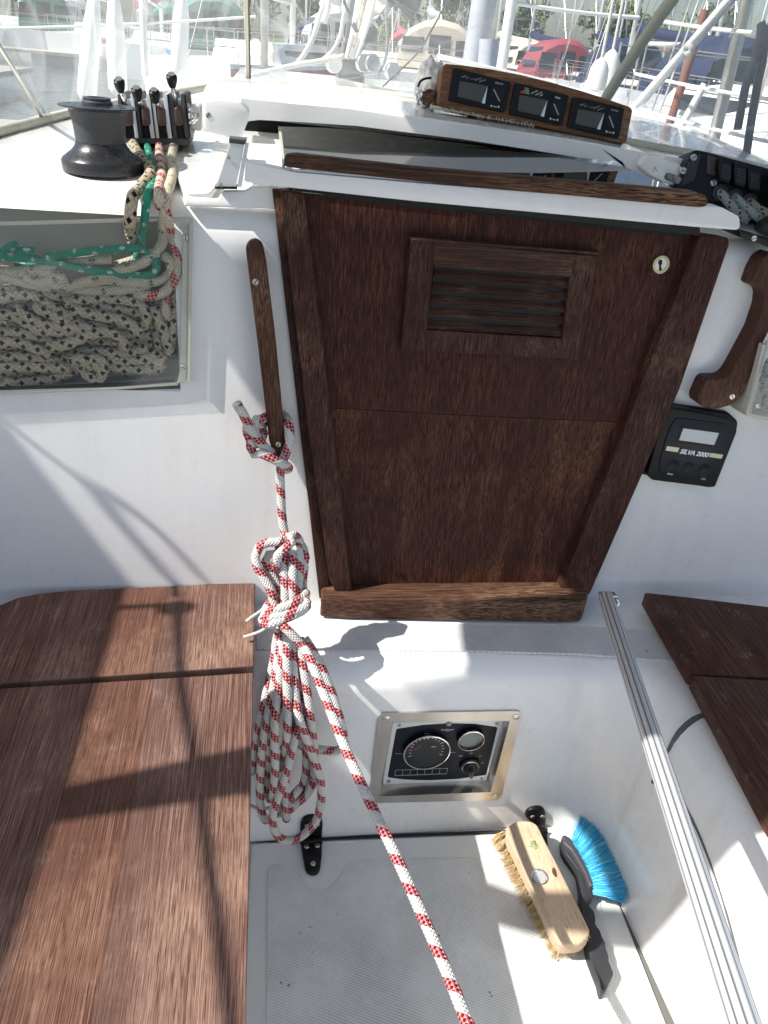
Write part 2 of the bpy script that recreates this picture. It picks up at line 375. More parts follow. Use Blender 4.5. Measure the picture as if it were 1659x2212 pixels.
def text(s,p0,p1,pl,off,m,parent,name='lettering',hgt=None,italic=0,thick=.0003,bold=0):
    """lettering lying in plane pl, from pixel p0 to pixel p1 along its baseline"""
    cu=bpy.data.curves.new(name,'FONT'); cu.body=s; cu.size=1; cu.extrude=0; cu.shear=italic; cu.offset=bold
    to=bpy.data.objects.new('tmp',cu); COL.objects.link(to); dg=bpy.context.evaluated_depsgraph_get()
    me=bpy.data.meshes.new_from_object(to.evaluated_get(dg)); bpy.data.objects.remove(to)
    xs=[v.co.x for v in me.vertices]; 
    if not xs: return
    x0,x1=min(xs),max(xs); a=pl(*p0,off); b=pl(*p1,off); u=(b-a); wdt=u.length; u.normalize(); v=pl.n.cross(u)
    k=wdt/(x1-x0); kv=k if hgt is None else hgt/.72
    org=world_loc(parent)
    for vt in me.vertices:
        c=vt.co.copy(); vt.co=a+u*(c.x-x0)*k+v*c.y*kv-org
    me.materials.clear(); me.materials.append(m)
    o=bpy.data.objects.new(name,me); COL.objects.link(o); o.parent=parent; return o
def screw(parent,c,n,r=.004,name='screw',m=None,slot=True):
    bm=bmesh.new(); n=V(n).normalized(); disc(bm,V(c),n,r,.0012,16,r*.85)
    if slot:
        u=n.orthogonal().normalized(); v=n.cross(u); ang=random.random()*3; d=u*math.cos(ang)+v*math.sin(ang); e=n.cross(d)
        c2=V(c)+n*.0013; vs=[bm.verts.new(c2+d*r*.8*a+e*r*.13*b) for a,b in ((-1,-1),(1,-1),(1,1),(-1,1))]
        f_=bm.faces.new(vs); f_.material_index=1
    return finish(name,bm,[m or STEEL,BLACK],parent,False,rec=False)
# crop helpers (source crops used for tracing)
def cA(x,y): return (486+.2684*x,810+.2684*y)
def cB(x,y): return (486+.2684*x,1350+.2684*y)
def cP(x,y): return (.358*x,432+.358*y)
def c1(x,y): return (.358*x,.358*y)
def c3(x,y): return (1065+.358*x,.358*y)
def cE(x,y): return (756+.2603*x,1458+.2603*y)
def cD(x,y): return (864+.3255*x,108+.3255*y)
def cF(x,y): return (1026+.2603*x,1674+.2603*y)
def cG(x,y): return (1188+.3418*x,1242+.3418*y)
def cS(x,y): return (1296+.3906*x,270+.3906*y)
# ================================================================== BOAT SHELL
boat=thing('boat_cockpit',(0.35,1.2,0),'white fibreglass cockpit, cabin bulkhead and coachroof of the sailing boat','boat')
def roofz(y): return 1.175+.09*(min(y,2.5)-1.26)
# bulkhead + coachroof in section (y,z)
bm=bmesh.new()
prof=[(1.199,.44),(1.2,.5)]+[(1.2+.08*(z-.5),z) for z in (.7,.9,1.05,1.12)]
nb=len(prof)
import math as _m
cx_,cz_=1.25+.048,1.125
prof+=[(cx_-.048*math.cos(a),cz_+.050*math.sin(a)) for a in [math.radians(k) for k in (15,35,55,75,92)]]
nroof=len(prof)
prof+=[(y,roofz(y)) for y in (1.5,1.8,2.2,2.5,3.0,3.6)]+[(3.9,1.2),(4.0,.85),(6.5,.7),(9.0,.75)]
xs=[-1.25,-1.0,-.8,-.6,-.45,-.3,-.2,-.1,0,.1,.3,.5,.7,.9,1.1,1.3,1.5]
def camber(x,y): 
    e=max(0,abs(x-.3)-.75); b=max(0,(y-4)/5)
    return -.35*e*e*(1 if y>1.26 else 0), (1-.75*b)*(.55 if y>3.85 else 1)
def roof_left(y):
    T=[(1.3,-1.3),(1.5,-.80),(1.8,-.55),(2.2,-.325),(2.5,-.15),(3.6,-.12),(3.9,-.6),(9,-.6)]
    if y<=T[0][0]: return -9
    for (a,b),(c,d) in zip(T,T[1:]):
        if a<=y<=c: return b+(d-b)*(y-a)/(c-a)
    return -.6
grid=[]
for x in xs:
    row=[]
    for y,z in prof:
        dz,sx=camber(x,y); x2=(x-.3)*sx+.3; xl=roof_left(y)
        if x2<xl: dz-=min(.55,(xl-x2)*1.6); x2=xl-.01*(xl-x2)
        row.append(bm.verts.new((x2,y,z+dz)))
    grid.append(row)
for i in range(len(xs)-1):
    for j in range(len(prof)-1): 
        f_=bm.faces.new((grid[i][j],grid[i+1][j],grid[i+1][j+1],grid[i][j+1])); f_.material_index=0 if j<nb else 1
# opening of the recessed rope pocket in the port bulkhead
PX_=BULK(383,700).x; PZ_=BULK(200,841).z
for co,no in (((PX_,0,0),(1,0,0)),((0,0,PZ_),(0,0,1))):
    bmesh.ops.bisect_plane(bm,geom=bm.verts[:]+bm.edges[:]+bm.faces[:],plane_co=co,plane_no=no)
kill=[f_ for f_ in bm.faces if (lambda c:c.x<PX_ and c.x>-.8 and PZ_<c.z<1.152 and c.y<1.275)(f_.calc_center_median())]
bmesh.ops.delete(bm,geom=kill,context='FACES')
finish('cabin_moulding',bm,[GEL,GELR],boat,50)
# footwell: plan path swept up with a rolled top edge to the side and bridge decks
bm=bmesh.new()
path=[(-.07,-1.2),(-.07,.2),(-.07,.93)]
path+=[(-.03-.04*math.cos(a),.964+.04*math.sin(a)) for a in [math.radians(k) for k in (0,30,60,90)]]
r_=.10
path+=[(.2,1.004),(.4,1.004),(.5,1.004)]
path+=[(.685-r_+r_*math.sin(a),1.004-r_+r_*math.cos(a)) for a in [math.radians(k) for k in range(0,91,10)]]
path+=[(.70,.6),(.70,.2),(.70,-1.2)]
path=[V((x,y,0)) for x,y in path]
nor=[]
for i in range(len(path)):
    t=(path[min(i+1,len(path)-1)]-path[max(i-1,0)]).normalized(); nor.append(V((-t.y,t.x,0)))
lev=[(-.03,-.0),(0,0),(.1,.0),(.2,.0),(.3,.0),(.405,.0)]
lev+=[(.405+.055*math.sin(a),.055*(1-math.cos(a))) for a in [math.radians(k) for k in (20,40,60,75,90)]]
lev+=[(.46,.16),(.46,.5)]
rows=[[bm.verts.new(p+n*o+V((0,0,z))) for p,n in zip(path,nor)] for z,o in lev]
for a,b in zip(rows,rows[1:]):
    for i in range(len(path)-1): bm.faces.new((a[i],a[i+1],b[i+1],b[i]))
WPo=[WALL(*cE(*p)) for p in ((300,360),(1378,352),(1206,1006),(196,1030))]
ox0=max(WPo[0].x,WPo[3].x); ox1=min(WPo[1].x,WPo[2].x); oz0=max(WPo[2].z,WPo[3].z); oz1=min(WPo[0].z,WPo[1].z)
for co,no in (((ox0,0,0),(1,0,0)),((ox1,0,0),(1,0,0)),((0,0,oz0),(0,0,1)),((0,0,oz1),(0,0,1))):
    bmesh.ops.bisect_plane(bm,geom=bm.verts[:]+bm.edges[:]+bm.faces[:],plane_co=co,plane_no=no)
kill=[f_ for f_ in bm.faces if (lambda c:ox0<c.x<ox1 and oz0<c.z<oz1 and c.y>.9)(f_.calc_center_median())]
bmesh.ops.delete(bm,geom=kill,context='FACES')
from mathutils.bvhtree import BVHTree
FOOT=BVHTree.FromBMesh(bm)
finish('footwell_moulding',bm,GEL,boat,60)
# outer hull sides (behind the camera too) so that light bounces as in a cockpit
for sx in (-1,1):
    bm=bmesh.new(); x0=-.72 if sx<0 else 1.3
    pts=[(x0,.45),(x0+sx*.12,.8),(x0+sx*.35,.82),(x0+sx*.5,.3),(x0+sx*.45,-.45)]
    a=[bm.verts.new((x,-1.8,z)) for x,z in pts]; b=[bm.verts.new((x,1.19,z)) for x,z in pts]
    for i in range(len(pts)-1): bm.faces.new((a[i],a[i+1],b[i+1],b[i]))
    finish('coaming',bm,GEL,boat,40)
# cockpit floor
bm=bmesh.new(); box(bm,(.33,-.1,-.02),(.9,2.35,.03)); tag(finish('cockpit_floor',bm,GELF),kind='structure')
FL=Z(0.0)
# floor lid: white rim + raised non slip panel with a bay for the hinge
lid=thing('floor_locker_lid',(.32,.5,-.005),'white floor locker lid with diamond non slip panel below the engine panel','locker lid')
pts=[(543,1822),(1090,1801),(1290,1796),(1332,1938),(1470,2290),(520,2290)]
o=slabobj('lid_rim',rounded(pts,14),FL,.006,GELF,lid,0,.003)
FL2=Z(.0063)
pan=[(588,1868),(612,1867),(640,1872),(652,1893),(668,1918),(690,1925),(712,1918),(735,1893),(750,1863),(775,1857),(1000,1852),(1250,1847),(1290,1930),(1405,2290),(575,2290),(578,1880)]
slabobj('nonslip_panel',rounded(pan,8,3),FL,.0078,NONSLIP,lid,.0062,.001,1)
DIRT=mat('dirty_gap',(.12,.12,.11),.8)
slabobj('drain_gap',[(1331,1936),(1344,1944),(1415,2100),(1490,2290),(1468,2290),(1400,2110)],FL,.0015,DIRT,boat,-.001)
slabobj('drain_gap',[(540,1812),(1175,1790),(1175,1795),(540,1819)],FL,.0012,mat('dark_gap',(.03,.03,.03),.8),boat,-.001)
# bridge deck non slip strip
DK=Z(.4605)
strip=[(553,1352),(760,1347),(990,1348),(1270,1352),(1480,1368),(1470,1428),(1250,1412),(990,1405),(760,1405),(553,1404)]
slabobj('deck_nonslip_strip',[(x,y) for x,y in strip],DK,.0018,NONSLIP2,boat,-.002,.001,1)
# right side seat locker front: raised moulded panels with a dark groove
SIDE=Pl((.70,0,0),(-1,0,.072))
GRV=mat('groove_dirt_shade',(.10,.10,.10),.8)  # dark tone paints the groove's shade as well as its dirt
def on_shell(x,y,lift=.0012):
    h=FOOT.ray_cast(CAM,ray(x,y).normalized())
    return h[0]+(-h[1] if h[1].dot(ray(x,y))>0 else h[1])*lift if h[0] is not None else None
for pts,r in (([(1532,1540),(1497,1556),(1470,1580),(1448,1615),(1434,1645),(1424,1668),(1412,1690)],.0052),([(1436,1644),(1450,1680),(1476,1730),(1510,1800),(1548,1900),(1584,2020),(1606,2110),(1630,2230)],.0022),([(1412,1690),(1425,1676),(1450,1660),(1455,1668)],.0030)):
    P_=[p_ for p_ in (on_shell(*q) for q in pts) if p_ is not None]
    bm=bmesh.new(); tube(bm,P_,r,8,step=.01,taper=lambda t:.5+.5*math.sin(math.pi*min(1,t*1.6+.1)) if t<.6 else .75); finish('locker_groove',bm,GRV,boat,True,rec=False)
# ------------------------------------------------------------------ hatch garage
GY=1.41
G=Y(GY)
bm=bmesh.new()
# front edge polyline (lip) left arm -> lip -> right arm ; as loft from aft lip to forward base
lip_t=[(436,212),(442,206),(520,212),(640,225),(760,236),(900,250),(1040,272),(1180,292),(1300,310),(1400,330),(1450,352),(1480,362)]
ys=[0,.03,.10,.2,.35,.55,.8]
top=[G(x,y) for x,y in lip_t]
rows=[]
for k,dy in enumerate(ys):
    row=[]
    for p in top:
        q=V((p.x,p.y+dy*(.92-.0*p.x),p.z))
        q.z=p.z+ (.012*math.sin(min(1,dy/.12)*math.pi/2)) - .02*max(0,dy-.3)
        if dy>=.8: q.z=roofz(q.y)-.01
        row.append(q)
    rows.append(row)
# raised central hump dying away at left (the swept shoulder seen at the lip)
for k,row in enumerate(rows):
    for i,p in enumerate(row):
        s_=max(0,min(1,(p.x-.14-ys[k]*.10)/.10)); s_=s_*s_*(3-2*s_)
        if 0<k<6: p.z+= .0*s_ - .010*s_*(1-ys[k]/.8)
vr=[[bm.verts.new(p) for p in row] for row in rows]
for a,b in zip(vr,vr[1:]):
    for i in range(len(a)-1): bm.faces.new((a[i],a[i+1],b[i+1],b[i]))
# aft face: down from lip top to lip bottom, arms hanging lower at both ends
lip_b=[(436,236),(438,284),(520,300),(536,262),(560,259),(640,263),(772,272),(864,284),(994,300),(1124,320),(1255,341),(1345,350),(1352,362),(1362,372),(1452,400),(1482,404)]
fb=[bm.verts.new(G(x,y)) for x,y in lip_b]
def tri_strip(a,b):
    i=j=0
    while i<len(a)-1 or j<len(b)-1:
        if j==len(b)-1 or (i<len(a)-1 and (a[i+1].co.x<=b[j+1].co.x)):
            bm.faces.new((a[i],a[i+1],b[j])); i+=1
        else: bm.faces.new((a[i],b[j+1],b[j])); j+=1
fb.sort(key=lambda v:0)
tri_strip(vr[0],fb)
# underside lip going forward (dark slot is open under it)
ub=[bm.verts.new(v.co+V((0,.012,-.001))) for v in fb]
for i in range(len(fb)-1): bm.faces.new((fb[i],fb[i+1],ub[i+1],ub[i]))
ee=[e for e in bm.edges if all(v in vr[0] for v in e.verts)]
bmesh.ops.bevel(bm,geom=ee,offset=.007,segments=3,affect='EDGES',profile=.5)
gar=thing('hatch_garage',(.3,GY,1.2),'white moulded garage over the sliding hatch, in front of the windscreen','hatch cover')
finish('garage_shell',bm,GELR,gar,50)
# dark inside of the slot
slabobj('slot_interior',[(530,255),(1360,345),(1400,440),(520,330)],Y(GY+.42),.0,BLACK,gar,-.01)
# end cheek blocks of the left arm / right arm
slabobj('left_arm',rounded([(438,214),(470,210),(520,216),(540,240),(534,262),(524,297),(500,300),(445,286),(437,270)],7),Y(1.393),.022,GELR,gar,-.012,.008,3,50)
slabobj('right_arm',rounded([(1395,335),(1440,345),(1478,362),(1484,400),(1470,405),(1440,398),(1400,378),(1380,360)],8),Y(1.402),.008,GELR,gar,-.05,.007,3,50)
for p in ((450,249),(1416,366)): 
    q=Y(1.371 if p[0]<900 else 1.393)(*p); screw(gar,q,(0,-1,0),.0045)
# side guide (metal channel) left of the hatch
gd=thing('hatch_slide_rail',(-.06,1.24,1.18),'brushed metal slide channel left of the acrylic hatch','rail')
GP=Y(1.235)
slabobj('rail_plate',[(497,308),(528,312),(510,404),(466,404)],GP,.0,SILVER,gd,-.03,.001)
slabobj('rail_web',[(529,312),(537,314),(522,404),(512,404)],GP,-.002,ALU,gd,-.03)
slabobj('rubber_stop',[(495,298),(533,302),(530,311),(494,309)],GP,.001,DKGREY,gd,-.03,.001)
slabobj('base_strip',[(464,404),(512,405),(512,409),(464,408)],GP,.002,BLACK,gd,-.03)
for p in ((494,340),(477,400)): screw(gd,GP(*p,.001),(0,-1,0),.003)
# ------------------------------------------------------------------ sliding hatch
hat=thing('sliding_hatch',(.33,1.21,1.2),'smoked acrylic sliding hatch with white frame and wooden pull bar','hatch')
HB=Y(1.185)
slabobj('aft_frame',rounded([(531,345),(537,352),(640,372),(900,395),(1560,448),(1597,468),(1599,490),(1592,497),(1500,490),(900,435),(560,398),(528,392)],5),HB,.0,GEL,hat,-.03,.004,2,40)
# left white top of the frame and acrylic plate on it
HT=Pl((0,1.19,1.234),(0,-.10,1))
slabobj('frame_top',[(545,290),(600,300),(640,310),(660,352),(640,372),(536,350)],HT,.0,GELR,hat,-.018,.003)
slabobj('acrylic_plate',[(601,273),(700,276),(772,281),(864,293),(994,309),(1124,328),(1255,348),(1350,360),(1466,412),(1508,423),(1200,395),(900,368),(612,345)],HT,.008,HATCHG,hat,.001)
slabobj('acrylic_edge',[(601,274),(607,274),(616,354),(610,355)],HT,.0125,ACRYLE,hat,.0085)
# pull bar
bm=bmesh.new()
slab(bm,rounded([(616,336),(640,333),(900,362),(1200,388),(1500,414),(1529,424),(1530,445),(1515,449),(1200,420),(900,392),(640,364),(613,360)],8),Y(1.178),.0,-.022,.006,3)
finish('pull_bar',bm,WHATCH,hat,50)
bm=bmesh.new(); slab(bm,[(600,400),(1512,488),(1512,509),(650,414)],Y(1.205),0,-.01); finish('hatch_underside',bm,BLACK,hat)
# ------------------------------------------------------------------ companionway surround & washboards
sur=thing('companionway_frame',(.39,1.2,.46),'dark wooden rails and sill framing the companionway','door frame')
bm=bmesh.new(); slab(bm,[(588,408),(632,408),(700,900),(726,1292),(690,1294),(640,860)],BULK,.012,0,.003); finish('rail_batten',bm,WRAIL,sur,40)
bm=bmesh.new(); slab(bm,rounded([(606,411),(655,417),(659,430),(700,760),(760,1275),(755,1285),(728,1287),(712,1250),(662,900)],6),BULK,.036,.0,.012,4); finish('side_rail',bm,WRAIL,sur,50)
bm=bmesh.new(); slab(bm,rounded([(1514,505),(1576,514),(1577,528),(1470,840),(1275,1285),(1255,1292),(1212,1288),(1211,1270),(1325,990)],7),BULK,.036,.0,.012,4); finish('side_rail',bm,WRAIL,sur,50)
SL=Z(.508)
bm=bmesh.new(); slab(bm,rounded([(694,1268),(760,1255),(1212,1255),(1268,1266),(1272,1283),(1264,1302),(1220,1304),(760,1294),(693,1290)],6),Z(.512),0,-.045,.007,3); finish('sill',bm,WSILL,sur,50)
bm=bmesh.new(); slab(bm,[(700,419),(1508,503),(1470,512),(690,424)],BULK,.016,0); finish('top_gap',bm,BLACK,sur)
wb=thing('washboard',(.38,1.22,.86),'upper dark wooden washboard with louvred vent and brass lock','hatch board')
UB=[(650,417),(1516,505),(1400,780),(1349,912),(1030,898),(712,881),(680,600)]
slabobj('board',UB,BULK,.014,WB,wb,.0,.0006)
wl=thing('washboard',(.38,1.2,.5),'lower dark wooden washboard with orange brown sun worn patches','hatch board')
slabobj('board',[(712,881.6),(1030,898.6),(1349,912.6),(1290,1080),(1205,1282),(760,1280)],BULK,.0137,WB2,wl,.0,.0006)
# vent: frame with four slats
WRAILH=wood('dark_teak_slat',0,(.03,.015,.011),(.068,.033,.023),(.11,.06,.04),.5,.5,(.2,.12,.08))
vent=slabobj('vent_frame',[(891,516),(1240,548),(1240,600),(939,576)],BULK,.0265,WRAILH,wb,.0138,.002)
for pts in ([(888,516),(941,521),(919,760),(866,757)],[(1238,548),(1292,551),(1252,780),(1208,776)],[(921,712),(1217,731),(1209,776),(919,759)]):
    slabobj('frame_member',pts,BULK,.0270+random.random()*.001,WRAIL,vent,.0138,.002)
slabobj('drip_lip',[(888,513),(1298,545),(1297,551),(887,519)],BULK,.031,WSILL,vent,.0138,.001)
slabobj('vent_backing',[(938,575),(1238,600),(1218,731),(920,712)],BULK,.0145,BLACK,vent,.0138)
for k in range(5):
    t0=k/5+.03; t1=(k+1)/5-.025
    L0=(940-20*t0,577+136*t0); L1=(940-20*t1,577+136*t1); Q0=(1238-20*t0,601+130*t0); Q1=(1238-20*t1,601+130*t1)
    P=[BULK(*L0,.0150),BULK(*Q0,.0150),BULK(*Q1,.0245),BULK(*L1,.0245)]
    B=[BULK(*L0,.0146),BULK(*Q0,.0146),BULK(*Q1,.0185)+V((0,0,.0012)),BULK(*L1,.0185)+V((0,0,.0012))]
    bm=bmesh.new(); prism(bm,P,B,.0005,1); finish('slat',bm,WRAILH,vent)
# lock
lk=BULK(1426,571,.014); bm=bmesh.new(); disc(bm,lk,BULK.n,.0155,.004,32,.0145,hole=.0105)
lock=finish('lock_collar',bm,mat('worn_brass',(.45,.40,.28),.35,1),wb,40)
bm=bmesh.new(); disc(bm,lk,BULK.n,.0104,.003,24); finish('lock_core',bm,STEEL,lock)
bm=bmesh.new(); slab(bm,rounded([(1424,561),(1430,561),(1431,569),(1428,574),(1430,584),(1424,585),(1425,574),(1422,569)],2),BULK,.0178,.0172); finish('keyhole',bm,BLACK,lock)
slabobj('latch_plate',[(1370,481),(1419,486),(1418,497),(1368,491)],BULK,.030,SILVER,wb,.012,.001)
# ------------------------------------------------------------------ grab handles
def handle(name,outline,lab,feet,scr):
    t=thing(name,BULK(*scr[0]),lab,'grab handle','wooden grab handles on the bulkhead')
    bm=bmesh.new(); slab(bm,rounded(outline,16,5),BULK,.044,.020,.008,4); g=finish('grip',bm,WHAND,t,55)
    for f in feet:
        bm=bmesh.new(); slab(bm,rounded(f,12,4),BULK,.030,0,.003,2); finish('foot',bm,WHAND,t,50)
    for s in scr: screw(t,BULK(*s,.0443),BULK.n,.0052)
    return t
handle('grab_handle',[(530,535),(538,522),(552,518),(566,526),(574,560),(596,740),(613,920),(617,972),(608,988),(594,986),(582,960),(556,740)],
  'long slim wooden grab handle left of the companionway with a rope knotted round its foot',
  [[(534,530),(566,525),(574,600),(542,605)],[(586,930),(612,925),(614,975),(592,978)]],[(552,609),(601,960)])
t=thing('grab_handle',BULK(1560,850),'curved D shaped wooden grab handle at the right edge above the black display','grab handle','wooden grab handles on the bulkhead')
ol=[cS(x,y) for x,y in [(960,700),(905,735),(868,800),(840,880),(860,895),(895,905),(912,935),(905,1000),(860,1130),(790,1260),(740,1350),(715,1385),(685,1403),(600,1405),(580,1430),(545,1510),(548,1545),(590,1568),(660,1570),(740,1545),(790,1490),(830,1400),(880,1250),(960,1090)]]
bm=bmesh.new(); slab(bm,rounded(ol,6,3),BULK,.036,0,.009,4); finish('grip',bm,WHAND,t,55); screw(t,BULK(*cS(731,1503),.0363),BULK.n,.0055)
# ------------------------------------------------------------------ loose screws and deck fittings on the bulkhead
t=thing('screw_head',BULK(1356,1066),'small slotted screw head below the companionway rail on the right bulkhead','screw'); screw(t,BULK(1356,1066,0),BULK.n,.005)
t=thing('wire_clip',BULK(1478,762),'small black wire clip beside the right companionway rail','clip')
rope_obj('wire_loop',[[BULK(1474,768,.002),BULK(1473,757,.01),BULK(1479,754,.014),BULK(1481,762,.01),BULK(1477,769,.002)]],.0012,BLACK,t,seg=6)
# ------------------------------------------------------------------ electronic display
el_=thing('electronic_display',BULK(1480,970),'black square electronic display with pale screen and three round buttons on right bulkhead','instrument')
o2=[cS(x,y) for x,y in [(362,1555),(712,1620),(762,1645),(758,1700),(640,2000),(600,2004),(290,1965),(262,1940)]]
ob=[cS(x,y) for x,y in [(345,1542),(395,1545),(712,1590),(765,1640),(764,1665),(640,2004),(600,2008),(235,1935),(216,1900),(222,1870)]]
bm=bmesh.new(); slab(bm,rounded(ob,5),BULK,.012,0,.004,2)
finish('back_box',bm,BLACK,el_,50)
bm=bmesh.new(); slab(bm,rounded(o2,5),BULK,.034,.010,.005,3); finish('body',bm,BLACK,el_,50)
bez=[cS(x,y) for x,y in [(430,1618),(700,1655),(728,1680),(722,1760),(690,1860),(640,1950),(560,1976),(400,1960),(330,1930),(332,1860),(365,1740),(400,1650)]]
bm=bmesh.new(); slab(bm,rounded(bez,6),BULK,.0365,.0335,.001,2); finish('face_plate',bm,NAVYP,el_,50)
slabobj('screen_frame',rounded([cS(x,y) for x,y in [(450,1665),(675,1695),(640,1785),(425,1752)]],3),BULK,.0375,BLACK,el_,.036,.0005)
slabobj('screen',[cS(x,y) for x,y in [(462,1678),(658,1704),(632,1770),(438,1743)]],BULK,.0380,LCDB,el_,.0373)
slabobj('stripe',[cS(x,y) for x,y in [(372,1776),(440,1786),(430,1810),(363,1800)]],BULK,.0372,CREAM,el_,.0363)
slabobj('stripe',[cS(x,y) for x,y in [(612,1814),(682,1824),(672,1846),(604,1836)]],BULK,.0372,CREAM,el_,.0363)
text('SILVA 2000',cS(440,1815),cS(598,1838),BULK,.0372,WHITE,el_,italic=.25,bold=.035)
text('SPEED',cS(370,1932),cS(402,1937),BULK,.0370,WHITE,el_,'button_mark'); text('LOG',cS(558,1960),cS(582,1963),BULK,.0370,WHITE,el_,'button_mark')
for p in [(405,1883),(492,1895),(580,1908)]:
    bm=bmesh.new(); lathe(bm,BULK(*cS(*p),.0363),[(.0118,0),(.0118,.0012),(.0100,.0012),(.0088,.0006),(0,.0004)],28,BULK.n); finish('button',bm,BLACK,el_,40)
bm=bmesh.new(); slab(bm,[cS(310,1610),cS(325,1612),cS(322,1640),cS(308,1636)],BULK,.006,0); finish('mount_tab',bm,BLACK,el_)
# ------------------------------------------------------------------ rope lockers (clear fronted pockets)
def pocket(lab,outer,inner_l,frame_strip,bottom,scr,thick=.05):
    t=thing('rope_pocket',BULK(*outer[2]),lab,'rope pocket','clear fronted rope pockets')
    return t
BK2=BULK.off(-.045)
pk=thing('rope_pocket',BULK(200,845),'large clear fronted rope pocket on the left bulkhead, full of rope','rope pocket','clear fronted rope pockets')
slabobj('clear_front',[(-60,484),(415,470),(405,826),(385,829),(-60,852)],BK2,.058,ACRYL,pk,.054)
slabobj('top_edge',[(-60,481),(417,469),(416,476),(-60,489)],BK2,.0586,ACRYLE,pk,.0535)
slabobj('side_edge',[(411,474),(417,472),(410,825),(405,826)],BK2,.0586,ACRYLE,pk,.0535)
FRM=gel('aged_frame',(.60,.58,.52),.4,.4)
slabobj('side_frame',[(395,500),(408,480),(403,826),(382,829),(388,800)],BK2,.0530,FRM,pk,.0,.002)
slabobj('bottom_frame',[(-60,845),(250,836),(384,826),(384,833),(250,843),(-60,856)],BK2,.053,FRM,pk,.0,.002)
slabobj('gasket',[(-60,838),(250,829),(375,819),(375,824),(250,835),(-60,844)],BK2,.052,BLACK,pk,.048)
slabobj('back_panel',[(-420,440),(396,440),(392,840),(-420,860)],BK2,.003,mat('pocket_back',(.34,.33,.30),.6),pk,.0005)  # back tone darkened to paint shade into the rope gaps
for p in ((401,513),(396,794)): screw(pk,BK2(*p,.0583),BK2.n,.0045)
pk2=thing('rope_pocket',BULK(1640,890),'rope pocket showing only its pale edge at the right picture border','rope pocket','clear fronted rope pockets')
slabobj('clear_front',[cS(x,y) for x,y in [(925,1215),(1300,1260),(1200,1680),(808,1605)]],BULK,.054,ACRYL,pk2,.050)
slabobj('side_frame',[cS(x,y) for x,y in [(905,1215),(928,1215),(838,1600),(808,1600)]],BULK,.050,FRM,pk2,0,.002)
slabobj('bottom_frame',[cS(x,y) for x,y in [(810,1592),(1200,1665),(1200,1690),(806,1608)]],BULK,.0505,FRM,pk2,0,.002)
screw(pk2,BULK(*cS(870,1553),.0545),BULK.n,.0045)
slabobj('top_edge',[cS(x,y) for x,y in [(925,1195),(1300,1240),(1300,1262),(922,1217)]],BULK,.0545,ACRYLE,pk2,.0495)
rope_obj('stowed_rope',[[BULK(*cS(x,y),.028) for x,y in p] for p in ([(900,1400),(930,1430),(990,1440)],[(930,1500),(915,1540),(960,1560),(1000,1550)],[(905,1450),(950,1480),(1010,1490)],[(950,1300),(925,1360),(950,1400),(1000,1420)])],.009,R_BLU,None,'blue flecked grey rope in the pocket at the right picture border','rope')
# ------------------------------------------------------------------ seats
SEAT=Z(.507)
def seat(pts,m,lab,yedge=None):
    bm=bmesh.new(); slab(bm,pts,SEAT,0,-.028,.0045,3); o=finish('seat_board',bm,m,None,50); return tag(o,lab,'seat board',None)
seat(rounded([(-420,1430),(-60,1335),(0,1306),(40,1290),(90,1281),(150,1275),(400,1264),(551,1256),(548,1438),(-60,1480),(-430,1510)],3,2),WSEAT,'short forward wooden seat board on the left, beside the coiled rope')
seat(rounded([(-480,1528),(-60,1491),(547,1453),(527,2330),(-700,2700)],3,2),WSEAT,'long weathered wooden seat board filling the lower left corner')
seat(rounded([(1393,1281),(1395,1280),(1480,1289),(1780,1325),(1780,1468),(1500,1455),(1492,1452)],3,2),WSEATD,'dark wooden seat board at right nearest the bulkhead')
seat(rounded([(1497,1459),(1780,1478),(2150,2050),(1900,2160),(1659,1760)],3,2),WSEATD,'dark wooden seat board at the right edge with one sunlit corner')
# ------------------------------------------------------------------ engine panel
ep=thing('engine_panel',WALL(960,1640),'stainless framed engine panel with rev counter and ignition key','engine panel')
bm=bmesh.new()
fo=rounded([cE(240,320),cE(1430,300),cE(1250,1040),cE(148,1065)],14,5); fi=rounded([cE(352,392),cE(1328,382),cE(1170,972),cE(240,1008)],4,5)
Pt=[WALL(*p,.004) for p in fo]; Pi=[WALL(*p,.004) for p in fi]
Pb=[p-WALL.n*.005 for p in Pt]; D=.032; Pd=[p-WALL.n*D for p in Pi]
cen=sum(Pd,V((0,0,0)))/len(Pd)
vt=[bm.verts.new(p) for p in Pt]; vi=[bm.verts.new(p) for p in Pi]; vb=[bm.verts.new(p) for p in Pb]; vd=[bm.verts.new(p) for p in Pd]
N=len(vt)
for i in range(N):
    j=(i+1)%N; bm.faces.new((vt[i],vt[j],vi[j],vi[i])); bm.faces.new((vb[i],vb[j],vt[j],vt[i])); bm.faces.new((vi[i],vi[j],vd[j],vd[i]))
fr=finish('frame',bm,STEEL,ep,40)
WD=WALL.off(-.027)
bm=bmesh.new(); slab(bm,rounded([cE(356,396),cE(1276,378),cE(1130,888),cE(272,916)],4),WD,.002,-.008,.001); finish('face_plate',bm,GELR,ep,50)
fp=[cE(x,y) for x,y in [(385,450),(600,418),(820,403),(1040,408),(1225,435),(1130,830),(900,862),(640,875),(450,868),(312,850)]]
bm=bmesh.new(); slab(bm,rounded(fp,4),WD,.0028,.001); finish('dark_face',bm,NAVYP,ep)
